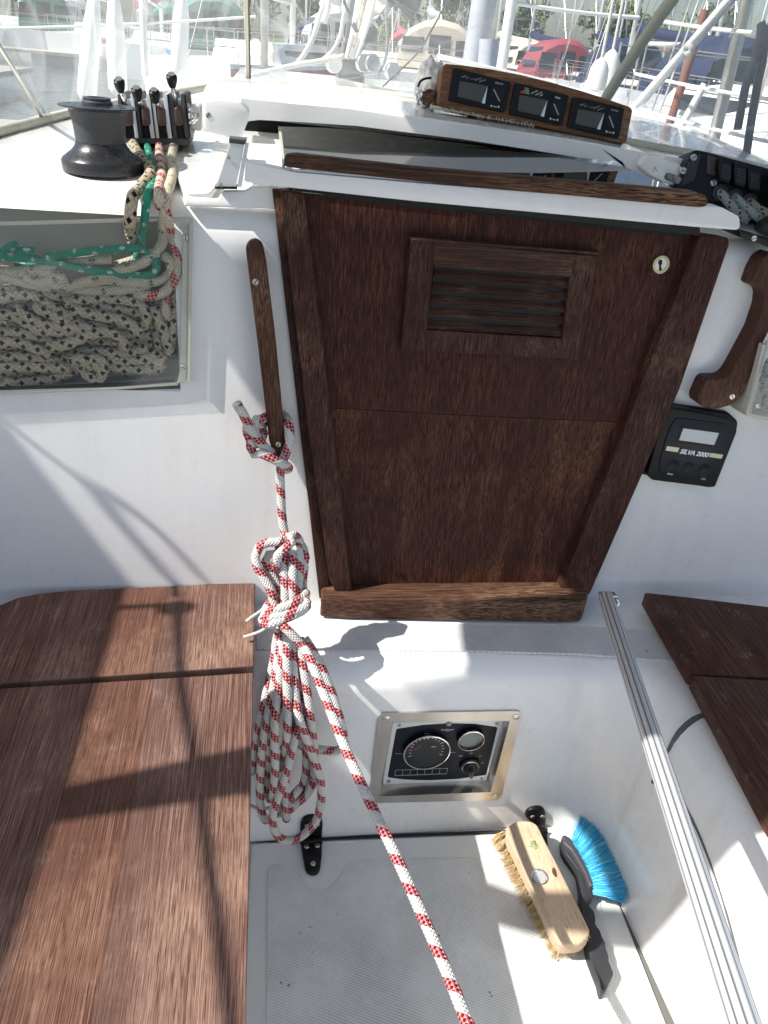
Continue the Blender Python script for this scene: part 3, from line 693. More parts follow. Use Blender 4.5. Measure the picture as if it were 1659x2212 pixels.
def gauge(c,rpx,nm,face):
    a=WD(*cE(*c),.003); b=WD(*cE(c[0]+rpx,c[1]),.003); r=(b-a).length
    bm=bmesh.new(); lathe(bm,a,[(r,0),(r,.010),(r*.95,.011),(r*.93,.008)],40,WD.n); g=finish(nm,bm,BLACK,ep,40)
    bm=bmesh.new(); lathe(bm,a,[(r*1.005,.0095),(r*1.0,.0115),(r*.955,.0118),(r*.95,.0105)],40,WD.n); finish('chrome_ring',bm,CHROME,g,40)
    bm=bmesh.new(); disc(bm,a,WD.n,r*.94,.0035,36); finish('dial',bm,face,g)
    bm=bmesh.new(); disc(bm,a+WD.n*.0092,WD.n,r*.94,.0006,36); finish('glass',bm,GLASS,g)
    return g,a,r
tach,ta,tr=gauge((632,612),190,'tachometer',BLACK)
GW=WD.off(.0068)
uu,vv,nn=frame_of(WD)
bm=bmesh.new()
for k in range(17):
    if 5<=k<=9 : pass
    an=math.radians(205-k*230/16); L_=.16 if k%4==0 else .09
    d=(uu*math.cos(an)+vv*math.sin(an)); e=nn.cross(d); c0=ta+nn*.0038
    vs=[bm.verts.new(c0+d*tr*q+e*tr*.018*s_) for q,s_ in ((.66,-1),(.66+L_,-1),(.66+L_,1),(.66,1))]; bm.faces.new(vs)
finish('scale_marks',bm,WHITE,tach,False,rec=False)
def ttext(s,x0,y0,x1,y1): text(s,cE(x0,y0),cE(x1,y1),WD,.0072,WHITE,tach,'dial_lettering',bold=.02)
ttext('1000',538,530,577,530); ttext('2000',618,497,660,496); ttext('RPM',610,531,658,530); ttext('3000',685,528,727,527); ttext('0',515,600,525,600); ttext('4000',674,602,714,600)
bm=bmesh.new()
for (x0,y0),(x1,y1) in (((500,630),(590,590)),((500,622),(560,610))):
    tube(bm,[WD(*cE(x0,y0),.0085),WD(*cE(x1,y1),.0085)],.0008,6,smooth=False)
finish('needle',bm,REDP,tach,rec=False)
vg,va,vr_=gauge((997,515),108,'volt_gauge',mat('pale_dial',(.45,.46,.42),.4))
text('VOLT',cE(972,478),cE(1002,478),WD,.0072,WHITE,vg,'dial_lettering')
text('Craftsman',cE(757,462),cE(862,458),WD,.0032,WHITE,ep,italic=.35); text('MARINE',cE(795,468),cE(825,467),WD,.0032,WHITE,ep)
for s,x0,y0,x1 in (('STOP',900,678,932),('OFF',990,655,1015),('ON',1072,676,1090),('HEAT',1086,733,1110),('START',1030,790,1068)):
    text(s,cE(x0,y0),cE(x1,y0-1),WD,.0032,WHITE,ep)
slabobj('warning_lamp_strip',[cE(x,y) for x,y in [(378,790),(812,774),(802,822),(370,838)]],WD,.0034,GREYP,ep,.0028)
bm=bmesh.new()
for k in range(7):
    x0=381+k*61.3; y0=794-k*2.2
    slab(bm,[cE(x0,y0),cE(x0+57,y0-2),cE(x0+52,y0+36),cE(x0-5,y0+39)],WD,.0038,.0033)
finish('lamp_windows',bm,BLACK,ep)
for a_,b_ in (((375,652),(436,653)),((818,644),(875,641))):
    slabobj('rule_line',[cE(*a_),cE(*b_),cE(b_[0],b_[1]+3),cE(a_[0],a_[1]+3)],WD,.0032,GREYP,ep,.0028)
kc=WD(*cE(992,748),.003); bm=bmesh.new(); lathe(bm,kc,[(.0215,0),(.0215,.004),(.019,.006),(.016,.0062),(.0155,.012),(.013,.0135),(0,.0135)],32,WD.n); ks=finish('key_switch',bm,BLACK,ep,45)
bm=bmesh.new(); lathe(bm,kc,[(.0172,.0063),(.0168,.008),(.0152,.008)],32,WD.n); finish('switch_ring',bm,GREYP,ks,40)
bm=bmesh.new(); box(bm,(0,0,0),(.006,.012,.02),None,.0015); bmesh.ops.translate(bm,verts=bm.verts,vec=kc+WD.n*.019+V((0,0,-.002))); finish('key_lever',bm,DKGREY,ks,40)
for p in ((410,417),(1218,402),(1095,857),(322,880)): screw(ep,WD(*cE(*p),.002),WD.n,.0042)
bm=bmesh.new(); lathe(bm,WD(*cE(820,400),.002),[(.005,0),(.0052,.003),(.003,.005),(0,.0055)],20,WD.n); finish('badge_stud',bm,GREYP,ep,50)
for p in ((302,362),(1378,351),(1206,1006),(190,1036)):
    c=WALL(*cE(*p),.0042); bm=bmesh.new(); lathe(bm,c,[(.0078,0),(.0074,.001),(.0055,.0014),(.0045,.0006),(.003,.0014),(0,.0016)],20,WALL.n); finish('frame_screw',bm,STEEL,ep,30)
# ------------------------------------------------------------------ hinges
def hinge(lab,upper,lower,scr_u,scr_l):
    t=thing('hinge',FL(*lower[0]),lab,'hinge','black hinges of the floor locker lid')
    bm=bmesh.new(); slab(bm,rounded(upper,9,4),WALL,.008,0,.003,2); finish('wall_leaf',bm,BLACK,t,50)
    bm=bmesh.new(); slab(bm,rounded(lower,7,4),Z(.006),.009,-.001,.0025,2); finish('floor_leaf',bm,BLACK,t,50)
    p0=Z(.012)(upper[-1][0]+3,upper[-1][1]-2); 
    for s in scr_u: screw(t,WALL(*s,.0083),WALL.n,.005)
    for s in scr_l: screw(t,Z(.0153)(*s),(0,0,1),.0052)
    return t
H1=hinge('black hinge on the left, touched by the loop of coiled rope',[cB(*p) for p in [(612,1600),(640,1560),(700,1543),(770,1565),(788,1600),(780,1735),(608,1745),(606,1660)]],
  [cB(*p) for p in [(608,1740),(782,1728),(778,1870),(765,1960),(735,1995),(690,1998),(655,1975),(640,1930)]],[cB(660,1615),cB(745,1610)],[cB(657,1780),cB(743,1773),cB(709,1920)])
bm=bmesh.new(); tube(bm,[Z(.016)(*cB(606,1742)),Z(.016)(*cB(784,1730))],.006,12,smooth=False); finish('knuckle',bm,BLACK,H1,rec=False,smooth=50)
H2=hinge('black hinge on the right, half hidden behind the wooden brush',[cF(*p) for p in [(415,350),(440,300),(500,278),(560,280),(588,310),(592,400),(585,470),(500,440)]],
  [cF(*p) for p in [(530,470),(600,470),(606,590),(590,640),(560,600)]],[cF(478,348),cF(560,346)],[])
bm=bmesh.new(); tube(bm,[Z(.014)(*cF(520,455)),Z(.014)(*cF(600,468))],.006,12,smooth=False); finish('knuckle',bm,BLACK,H2,rec=False,smooth=50)
# ------------------------------------------------------------------ aluminium pole with bracket
pt=DEP(1309,1292,1.31); pb=DEP(1608,2212,.60); dirp=(pb-pt).normalized(); pb=pb+dirp*.5
pl_=thing('aluminium_pole',pt,'ribbed aluminium pole slanting from the sill down to the bottom right','pole')
bm=bmesh.new(); L_=(pb-pt).length; u=dirp.orthogonal().normalized(); v=dirp.cross(u); NS=44; rr=.0128
ra=[];rb=[]
for k in range(NS*2):
    a=2*math.pi*k/(NS*2); q=rr if k%4!=3 else rr*.93
    d=(u*math.cos(a)+v*math.sin(a))*q; ra.append(bm.verts.new(pt+d)); rb.append(bm.verts.new(pb+d))
for k in range(NS*2):
    j=(k+1)%(NS*2); f_=bm.faces.new((ra[k],ra[j],rb[j],rb[k])); f_.material_index=1 if k%8 in (2,3) else 0
bm.faces.new(ra[::-1]); finish('tube',bm,[ALU,ALUG],pl_,False,rec=False)
bm=bmesh.new(); slab(bm,rounded([(1298,1287),(1335,1288),(1337,1298),(1333,1306),(1300,1300)],3),Y(pt.y-.002),0,-.012,.001); finish('top_bracket',bm,STEEL,pl_,40)
rope_obj('bracket_ring',[[DEP(x,y,d) for x,y,d in ((1307,1306,1.30),(1320,1312,1.29),(1333,1309,1.285),(1337,1300,1.285),(1330,1294,1.29))]],.0022,CHROME,pl_,seg=8)
# ================================================================== ROPES
def coilp(x,y,o=0):
    """surface the coil hangs against: leans from the handle over the bridge deck edge, then straight down"""
    r=ray(x,y)
    A=Pl((0,1.175,.76),(0,-1,.60)); B=Pl((0,.962,.40),(0,-1,.02))
    pa=A(x,y,o); pb=B(x,y,o)
    return pa if (pa-CAM).dot(Fw)>(pb-CAM).dot(Fw)*1.0 and pa.z>.42 else pb
RR=.0078
ml=thing('mooring_line',BULK(605,985),'white rope with red tracer knotted to the left grab handle, hanging in a coil','rope')
def kn(pts): return [BULK(*cA(x,y),o) for x,y,o in pts]
kpaths=[
 [(95,228,.080),(112,262,.078),(145,310,.072),(182,390,.066),(225,470,.062),(285,545,.058),(345,600,.052),(400,650,.034),(430,690,.022)],
 [(300,560,.042),(250,480,.050),(232,400,.052),(250,358,.050),(300,352,.040),(330,335,.020),(380,315,.010),(440,310,.008),(485,335,.018),(512,385,.036),(524,450,.048),(522,530,.052),(500,600,.052),(478,660,.050),(455,720,.042),(442,790,.034),(446,880,.034),(452,1000,.036),(458,1120,.040),(472,1230,.045),(492,1300,.05)],
 [(290,420,.030),(312,470,.030),(290,530,.040),(230,560,.052),(180,470,.052),(175,410,.046)][::-1],
 [(245,430,.030),(205,500,.052),(205,580,.058),(235,640,.056),(290,632,.066),(345,655,.070),(420,695,.070),(480,722,.064),(512,745,.052),(500,765,.035),(450,740,.022)],
 [(180,410,.040),(190,490,.045),(250,540,.030),(300,470,.022),(300,400,.022),(330,380,.012)],
]
rope_obj('handle_knot',[kn(p) for p in kpaths],RR,R_RED,ml,seg=12)
def cu(f,pts): return [coilp(*f(x,y),o) for x,y,o in pts]
k2=BULK(*cA(492,1300),.05); 
A_=[
 [(478,1255,.030),(492,1300,.030),(480,1370,.020),(470,1430,.010)],
 [(610,1385,.012),(595,1330,.03),(560,1292,.045),(520,1300,.055),(538,1345,.058),(490,1395,.056),(428,1450,.050),(408,1510,.044),(425,1560,.03),(500,1500,.02)],
 [(470,1330,.035),(425,1345,.035),(350,1348,.034),(275,1385,.034),(245,1460,.034),(258,1540,.034),(310,1630,.034),(358,1710,.034),(385,1790,.034),(410,1900,.03)],
 [(430,1350,.02),(430,1430,.02),(350,1445,.02),(325,1500,.02),(355,1570,.02),(405,1650,.018),(440,1760,.018),(440,1900,.018)],
 [(530,1420,.03),(480,1440,.034),(468,1510,.034),(478,1620,.034),(485,1740,.034),(480,1900,.034)],
 [(480,1400,.03),(530,1430,.038),(548,1500,.038),(545,1620,.038),(548,1740,.038),(550,1900,.03)],
 [(560,1330,.03),(588,1400,.034),(602,1490,.032),(598,1600,.030),(590,1700,.030),(590,1900,.03)],
 [(590,1340,.022),(632,1400,.024),(648,1470,.024),(630,1540,.022),(600,1600,.016),(620,1750,.014)],
 [(420,1500,.012),(440,1600,.010),(520,1700,.008),(520,1900,.008)],
 [(600,1480,.0),(640,1550,.0),(625,1650,.0),(640,1900,.0)],
 # wraps round the waist
 [(420,1800,.02),(350,1850,.03),(335,1900,.045),(400,1890,.062),(500,1860,.064),(590,1815,.058),(648,1775,.04),(640,1750,.02),(590,1780,.0)],
 [(560,1860,.03),(640,1800,.05),(660,1830,.056),(640,1870,.062),(560,1900,.066),(470,1935,.066),(380,1945,.064),(315,1955,.05),(330,1910,.03)],
 [(300,1960,.04),(315,2000,.052),(380,2000,.066),(470,1965,.066),(560,1930,.064),(620,1900,.06),(660,1860,.035)],
 [(360,1840,.02),(340,1880,.035),(380,1920,.055),(440,1915,.060)],
]
rope_obj('coil_head',[cu(cA,p) for p in A_],RR,R_RED,ml,seg=12)
B_=[
 [(430,60,.02),(412,150,.02),(392,300,.016),(355,460,.012),(315,640,.008),(278,790,.004),(245,930,.0),(225,1080,-.002),(222,1180,-.01)],
 [(450,30,.02),(440,180,.022),(420,330,.022),(395,480,.020),(360,660,.018),(325,840,.016),(300,1000,.014),(285,1180,.012),(280,1360,.012),(295,1500,.012),(325,1570,.006),(350,1560,-.004)],
 [(470,40,.028),(470,180,.028),(450,360,.028),(425,540,.026),(405,700,.026),(400,860,.026),(398,1000,.026),(405,1130,.026),(395,1280,.026),(385,1370,.024),(362,1400,.016),(338,1370,.006),(340,1260,.002),(345,1100,.004),(365,900,.006),(395,700,.01),(430,450,.012),(455,200,.012)],
 [(500,60,.032),(498,200,.034),(498,350,.034),(500,520,.034),(502,680,.032),(500,830,.028),(492,960,.022),(470,1110,.014),(455,1150,.008)],
 [(530,80,.022),(545,250,.024),(555,430,.026),(568,600,.028),(598,760,.030),(640,880,.032),(680,990,.034),(720,1090,.036),(755,1200,.036),(775,1320,.036),(768,1450,.036),(735,1570,.036),(665,1660,.036),(580,1720,.036),(490,1735,.036),(420,1690,.036),(385,1610,.036),(388,1510,.034),(420,1400,.032),(460,1290,.030),(495,1180,.030),(525,1060,.030),(560,930,.028),(585,830,.02),(600,700,.008)],
 [(600,100,.022),(615,260,.024),(640,400,.024),(660,540,.022),(680,700,.020),(700,860,.018),(718,980,.014),(722,1100,.010),(712,1210,.008),(675,1310,.008),(610,1400,.010),(540,1470,.008),(480,1510,.004),(410,1520,.0)],
 [(570,120,.012),(590,300,.012),(605,480,.010),(620,640,.008),(640,800,.004),(650,960,.002),(655,1120,.002),(640,1250,.002),(590,1350,.002),(500,1420,.004),(430,1480,.002)],
 [(640,110,.034),(700,200,.034),(755,300,.030),(810,420,.026),(850,520,.022),(890,640,.020),(925,760,.018),(952,880,.016),(958,960,.012),(900,1012,.008),(820,1008,.006),(740,1000,.004),(640,985,.0),(600,940,.0),(590,880,.002)],
 [(490,1150,.022),(488,1280,.02),(485,1400,.018),(488,1520,.016),(495,1560,.008)],
 [(520,70,.004),(525,300,.004),(530,500,.004),(535,700,.004),(520,900,.004),(470,1000,.004)],
 [(600,1310,.016),(540,1390,.018),(530,1440,.02),(600,1420,.02),(680,1330,.016),(715,1240,.014)],
 [(395,1150,.012),(360,1100,.010),(350,980,.012),(380,830,.014),(430,640,.016),(455,450,.018),(470,250,.018)],
]
rope_obj('coil_loops',[cu(cB,p) for p in B_],RR,R_RED,ml,seg=12)
tl=[coilp(*cA(440,1990),.060),coilp(*cA(490,2040),.068),coilp(*cA(560,2110),.066),coilp(*cA(630,2190),.062)]
tl+=[coilp(*cB(640,170),.062)][:0]
d0=(tl[-1]-CAM).dot(Fw); n_=9
e0=cA(630,2190); e1=(1010,2215)
pxs=[e0,(668,1420),(700,1500),(735,1590),(765,1660),(805,1745),(860,1860),(920,1995),(970,2110),(1012,2215),(1060,2330)]
zs=[d0*(1-t)+.85*t for t in [0,.06,.14,.24,.32,.42,.55,.70,.83,.95,1.07]]
tl+=[DEP(x,y,z) for (x,y),z in list(zip(pxs,zs))[1:]]
rope_obj('tail_line',[tl],RR*.98,R_RED,ml,seg=14)
rope_obj('thin_cord',[[coilp(*cA(x,y),o) for x,y,o in ((170,1985,.0),(215,1950,.0),(280,1905,.01),(330,1860,.02))],[coilp(*cA(x,y),o) for x,y,o in ((150,2110,.0),(230,2085,.0),(300,2055,.01),(360,2010,.03))]],.0028,R_WHT,None,'thin white cord looped behind the waist of the red flecked coil','cord')
rope_obj('thin_cord',[[coilp(*cB(x,y),o) for x,y,o in ((200,1445,.0),(240,1468,.0),(300,1478,.006),(380,1470,.004))]],.0032,R_WHT,None,'short white cord end at the foot of the coil beside the seat edge','cord')
# ---- ropes in the left pocket
PR=.0090
def PKL(x,y,d): return BULK(x,y,d-.045*max(0,min(1,(y-462)/45)))
def pk_rope(name,lists,r,m,lab,extra=[]):
    P=[[PKL(*cP(x,y),o) for x,y,o in l] for l in lists]+extra
    return rope_obj(name,P,r,m,None,lab,'rope')
def LL(pts,o): return [(x,y,o+ .003*math.sin(i*1.7+o*900)) for i,(x,y) in enumerate(pts)]
def clutch_p(x,y,d=0): return Y(1.55+d)(*c1(x,y))
def over_edge(px,r):
    """a line that comes down from the clutch over the roof, round the roof edge and into the pocket: list of (crop1 x, y)"""
    out=[]
    for x,y in px:
        X_,Y_=c1(x,y)
        p=ROOF(X_,Y_,r*1.1)
        if Y_<418: out.append(p)
        else: out.append(BULK(X_,Y_,.030+ r))
    return out
bl=[LL([(30,1105),(150,1100),(260,1088),(370,1062),(455,1022),(520,1010)],.040),
 LL([(455,1000),(445,965),(480,950),(540,975),(590,1010),(625,1035),(610,1075),(570,1085),(520,1050),(490,1020),(520,985),(560,1010)],.044),
 LL([(520,990),(570,950),(620,970),(632,1020),(600,1060)],.047),
 LL([(-90,985),(0,962),(120,942),(250,960),(380,970),(500,915),(640,920),(760,925),(890,888)],.040),
 LL([(-90,790),(0,800),(130,800),(300,840),(400,858),(450,840)],.040),
 LL([(290,892),(400,872),(490,832),(600,798),(690,806),(742,850),(750,900)],.044),
 LL([(20,1015),(-30,990),(40,1010),(150,1005),(300,1010),(420,1012)],.036),
 LL([(-90,870),(0,862),(120,862),(200,890),(300,930)],.036),
 LL([(600,935),(720,970),(850,962),(950,925),(985,945),(960,975),(880,985)],.040),
 LL([(640,1000),(750,1018),(860,1025),(960,1020),(985,990)],.040),
 LL([(-90,640),(0,600),(100,572),(200,580),(300,640),(400,692),(480,740),(560,762),(640,760)],.040),
 LL([(390,622),(500,598),(640,590),(760,600),(850,630),(890,700),(870,760)],.040),
 LL([(80,652),(190,720),(300,762),(430,766),(520,790)],.038),
 LL([(430,655),(600,700),(730,722),(810,765),(850,800)],.038),
 LL([(-90,540),(0,545),(150,545),(300,572),(450,575),(600,575),(720,600)],.032),
 LL([(1062,545),(1068,640),(1062,720),(1050,800),(1035,850)],.040),
 LL([(930,640),(955,700),(985,780),(1010,850),(1025,905),(1010,935)],.040),
 LL([(560,640),(700,655),(820,680),(900,700)],.034),
 LL([(-90,700),(0,690),(100,705),(220,780),(350,792),(470,812)],.036),
 LL([(200,640),(330,700),(420,752),(560,775)],.036),
]
bl=[[(x,y,.021+.0012*i+.0016*math.sin(j*1.9+i)) for j,(x,y,o) in enumerate(l)] for i,l in enumerate(sorted(bl,key=lambda l:(l[0][2])))]
# deeper filler runs
for i in range(9):
    y=580+i*56; n=8; ph=i*.12; am=10
    xr=1010-(i%3)*45
    bl.append([(-90+(xr+90)*k/n, y+am*math.sin(ph+k*.9)+6*random.random(), .008+.004*(i%2)) for k in range(n+1)])
for i in range(3):
    x=960+i*38; bl.append([(x+8*math.sin(k*1.3+i),600+k*55,.015+.004*(k%2)) for k in range(7)])
ex=[over_edge([(772,765),(785,830),(808,880),(850,950),(900,1010),(905,1055),(870,1100),(828,1150)],.009)]
ex[0]+= [BULK(*c1(800,1190),.034),BULK(*c1(790,1250),.034),BULK(*c1(786,1330),.034),PKL(*cP(784,160),.030),PKL(*cP(800,240),.028),PKL(*cP(815,300),.022),PKL(*cP(860,400),.016),PKL(*cP(900,600),.012)]
pk_rope('control_rope',bl,PR,R_BLK,'thick cream rope with black flecks heaped in the left pocket',ex)
gx=over_edge([(882,772),(885,850),(900,930),(925,1000),(935,1060),(915,1120),(893,1170)],.0065)+[BULK(*c1(880,1230),.03),PKL(*cP(878,60),.03),PKL(*cP(866,170),.03),PKL(*cP(850,270),.034),PKL(*cP(825,340),.032),PKL(*cP(800,400),.028),PKL(*cP(790,440),.02)]
pk_rope('control_rope',[LL([(-40,300),(10,318),(50,285),(90,270),(130,290),(105,318),(150,310),(210,312)],.046),
 LL([(270,348),(450,320),(650,300),(830,290),(900,315),(940,360),(945,410),(905,452),(830,455),(700,440),(560,425),(420,400),(250,362),(120,345),(0,343),(-90,350)],.046),
 LL([(90,400),(200,400),(300,360)],.03)],.0062,R_GRN,'green rope running from the clutch and looped across the top of the left pocket',[gx])
cx=over_edge([(1078,770),(1065,830),(1045,900),(1035,980),(1042,1040),(1030,1100),(1010,1150)],.0085)+[BULK(*c1(1000,1210),.032),PKL(*cP(995,60),.032),PKL(*cP(985,160),.034),PKL(*cP(985,240),.038),PKL(*cP(950,310),.042),PKL(*cP(880,370),.044),PKL(*cP(760,415),.044),PKL(*cP(620,460),.044),PKL(*cP(500,495),.044),PKL(*cP(400,525),.042),PKL(*cP(300,500),.040),PKL(*cP(180,470),.038),PKL(*cP(150,440),.038)]
pk_rope('control_rope',[LL([(668,355),(600,362),(500,372),(360,385),(220,420),(100,430),(0,425),(-90,430)],.036),
 LL([(985,335),(1025,365),(1035,420),(990,475),(900,495),(780,495),(650,480),(520,500)],.042),
 LL([(360,520),(500,540),(650,545),(800,535),(900,520)],.038),
 LL([(130,440),(180,480),(260,500),(330,470),(400,470),(300,445),(220,420)],.044),
 LL([(-90,470),(0,460),(120,490),(260,520),(400,530)],.034),
 LL([(700,400),(800,370),(860,340)],.028)],.0080,R_CRM,'pale cream rope lying over the top of the black flecked heap',[cx])
rx=over_edge([(972,770),(966,840),(962,920),(972,1000),(975,1060),(962,1120),(958,1170)],.0078)+[BULK(*c1(965,1240),.032),PKL(*cP(985,20),.032),PKL(*cP(1010,100),.034),PKL(*cP(1025,190),.036),PKL(*cP(1055,270),.038),PKL(*cP(1072,350),.042),PKL(*cP(1070,430),.044),PKL(*cP(1030,520),.046),PKL(*cP(960,570),.047),PKL(*cP(880,580),.046),PKL(*cP(815,562),.042)]
pk_rope('control_rope',[LL([(1010,560),(1000,640),(1010,720)],.034)],.0078,R_RD2,'cream rope with red flecks coming down the right side of the left pocket',[rx])
# whipping on green tail
# ================================================================== WINCHES
def HSC(p): return [(r,h*.66 if h<.14 else .14*.66+(h-.14)*.9) for r,h in p]
def winch(lab,c,px_top,group='black winches'):
    Hs=.655
    t=thing('winch',c,lab,'winch',group); s=1
    bm=bmesh.new(); lathe(bm,c,HSC([(.0635,-.004),(.0645,.004),(.0645,.020),(.062,.026),(.055,.034),(.047,.043),(.0415,.053),(.0392,.062)]),64); finish('base',bm,WINB,t,40)
    bm=bmesh.new(); lathe(bm,c,HSC([(.0382,.061),(.0388,.066),(.0405,.100),(.0435,.125),(.0450,.131),(.0455,.134)]),64); finish('drum',bm,WINM,t,40)
    bm=bmesh.new(); lathe(bm,c,HSC([(.044,.133),(.057,.1375),(.0600,.1395),(.0600,.1415),(.050,.1425),(.030,.1435),(.0,.1435)]),64); finish('top_flange',bm,WINB,t,40)
    bm=bmesh.new(); lathe(bm,c,HSC([(.0235,.1433),(.0235,.1475),(.021,.1500),(.0215,.1535),(.0195,.1550),(.013,.1550),(.012,.149),(0,.149)]),48); finish('handle_socket',bm,DKGREY,t,35)
    return t
wc=ROOF(224,366); winch('black winch on the left of the coachroof beside the rope clutches',wc,None)
wr=ROOF(1712,505); winch('black winch cut off by the right picture border',wr,None)
# ================================================================== LEFT ROPE CLUTCHES
cl=thing('rope_clutch',ROOF(335,305),'bank of four rope clutches with upright metal levers and black knobs','rope clutch')
CP=Y(1.585)
bm=bmesh.new(); slab(bm,[c1(x,y) for x,y in [(738,800),(1142,838),(1138,880),(742,862)]],CP,.0,-.11,.002); finish('base_plate',bm,DKGREY,cl,40)
for x0,wd in ((708,24),(786,22),(808,22),(882,24),(912,20),(985,24),(1016,26),(1088,26)):
    dx=30; 
    bm=bmesh.new(); slab(bm,rounded([c1(x0,568),c1(x0+wd,568),c1(x0+wd+12,700),c1(x0+wd+dx,835),c1(x0+dx,835),c1(x0+8,700)],2,2),CP,.003,-.10,.001)
    finish('side_plate',bm,[ALU,DKGREY][(x0//7)%2],cl,40)
    bm=bmesh.new(); slab(bm,[c1(x0+wd,572),c1(x0+wd+5,572),c1(x0+wd+dx+5,832),c1(x0+wd+dx,832)],CP,.004,-.10); finish('plate_edge',bm,BLACK,cl)
for i,(bx,kx,ky,lx,ly) in enumerate(((770,718,488,768,640),(875,824,540,862,645),(970,930,552,968,655),(1072,1035,458,1062,630))):
    bm=bmesh.new(); slab(bm,rounded([c1(bx-24,650),c1(bx+10,640),c1(bx+26,660),c1(bx+34,750),c1(bx+20,762),c1(bx-16,762)],5,3),CP,.006,-.06,.003,3); finish('cam_body',bm,BROWNP,cl,50)
    bm=bmesh.new(); slab(bm,[c1(bx-30,600),c1(bx+20,600),c1(bx+30,650),c1(bx-22,650)],CP,-.02,-.09,.001); finish('cam_cover',bm,SILVER,cl,50)
    bm=bmesh.new(); slab(bm,[c1(bx-18,762),c1(bx+30,762),c1(bx+36,835),c1(bx-8,835)],CP,.001,-.05,.001); finish('rope_gate',bm,BLACK,cl)
    a=CP(*c1(lx,ly),.008); b=CP(*c1(kx+ (kx-lx)*-.15,ky+45),.030); k=CP(*c1(kx,ky),.036)
    bm=bmesh.new(); tube(bm,[a,b],.0042,10,smooth=False); lv=finish('lever',bm,CHROME,cl,True,rec=False)
    dr=(k-b).normalized(); ln=(k-b).length
    bm=bmesh.new(); lathe(bm,b-dr*.006,[(0,0),(.0055,0),(.0068,.004),(.0080,ln*.6),(.0093,ln+.002),(.0090,ln+.006),(.006,ln+.008),(.0055,ln+.0065),(0,ln+.0065)],24,dr); finish('knob',bm,BLACK,lv,50)
    bm=bmesh.new(); disc(bm,k+dr*.0035,dr,.0058,.001,16); finish('knob_cap',bm,STEEL,lv)
for p in ((1128,645),(1140,700),(1145,805),(1010,890)):
    bm=bmesh.new(); disc(bm,CP(*c1(*p),-.01),(0,-1,0),.0065,.006,16); finish('bolt',bm,STEEL,cl)
ek=thing('deck_eye',ROOF(425,275),'small stainless eye and white block between clutches and hatch garage','deck fitting')
bm=bmesh.new(); slab(bm,rounded([c1(1130,640),c1(1195,632),c1(1215,650),c1(1215,790),c1(1180,790),c1(1135,760)],4),Y(1.6),0,-.05,.004,3); finish('block_body',bm,GELR,ek,50)
rope_obj('eye_ring',[[Y(1.57)(*c1(x,y)) for x,y in ((1140,665),(1175,668),(1188,700),(1172,735),(1145,745))],[Y(1.575)(*c1(x,y)) for x,y in ((1138,690),(1165,700),(1140,712))]],.004,CHROME,ek,seg=8)
# step mouldings under the clutches and at the roof edge
bm=bmesh.new(); slab(bm,rounded([(378,372),(390,352),(470,300),(500,330),(468,400),(455,416),(400,416)],8),ROOF,.010,-.01,.006,3); tag(finish('roof_step',bm,GELR,boat,50))
bm=bmesh.new(); slab(bm,rounded([(398,434),(404,428),(470,432),(482,412),(530,412),(545,402),(600,405),(600,452),(398,446)],5),BULK,.006,-.02,.003,3); finish('bulkhead_step',bm,GEL,boat,50)
# ================================================================== RIGHT ROPE CLUTCH
rc=thing('rope_clutch',ROOF(1590,400),'black plastic triple rope clutch with ribbed levers at the right edge','rope clutch')
RP=Pl(Y(1.37)(1560,420),(0,-1,.12)); RP=Pl(RP.p,(-.12,-1,.25))
bm=bmesh.new(); slab(bm,rounded([c3(x,y) for x,y in [(1096,1130),(1205,912),(1230,903),(1290,915),(1700,1025),(1700,1330),(1500,1325),(1450,1265),(1120,1165)]],6),RP,.0,-.07,.004,3); finish('housing',bm,BLACK,rc,50)
for k in range(6):
    bm=bmesh.new(); x=1140+k*13; tube(bm,[RP(*c3(x,1120-k*6),.0005),RP(*c3(x+45,975-k*9),.0005)],.0012,6,smooth=False); finish('side_rib',bm,DKGREY,rc,rec=False)
for i,x in enumerate((1370,1460,1545)):
    y=958+i*27
    bm=bmesh.new(); slab(bm,rounded([c3(x,y-12),c3(x+72,y+10),c3(x+70,y+100),c3(x+60,y+148),c3(x,y+128),c3(x-8,y+60)],4),RP,.020,-.01,.005,3); lv=finish('lever',bm,BLACK,rc,50)
    bm=bmesh.new()
    for k in range(7): slab(bm,[c3(x+12,y+28+k*13),c3(x+64,y+42+k*13),c3(x+64,y+47+k*13),c3(x+12,y+33+k*13)],RP,.0215,.0195)
    finish('grip_ribs',bm,DKGREY,lv)
    # rope hole with collar
    hc=RP(*c3(1368+i*88,1165+i*26),.001); bm=bmesh.new(); lathe(bm,hc,[(.0135,0),(.0135,.004),(.0115,.005),(.0105,.001),(0,.0005)],24,RP.n); finish('rope_eye',bm,DKGREY,rc,40)
bm=bmesh.new(); slab(bm,rounded([c3(1296,930),c3(1362,960),c3(1362,1070),c3(1290,1045)],3),RP,.002,.0003); finish('lever_slot',bm,DKGREY,rc)
bm=bmesh.new(); slab(bm,rounded([c3(1310,945),c3(1352,965),c3(1352,1050),c3(1330,1045)],3),RP,.004,.0016); finish('cam',bm,BROWNP,rc)
for p in ((1332,1103),(1212,950),(1148,1030)): screw(rc,RP(*c3(*p),.0008),RP.n,.006)
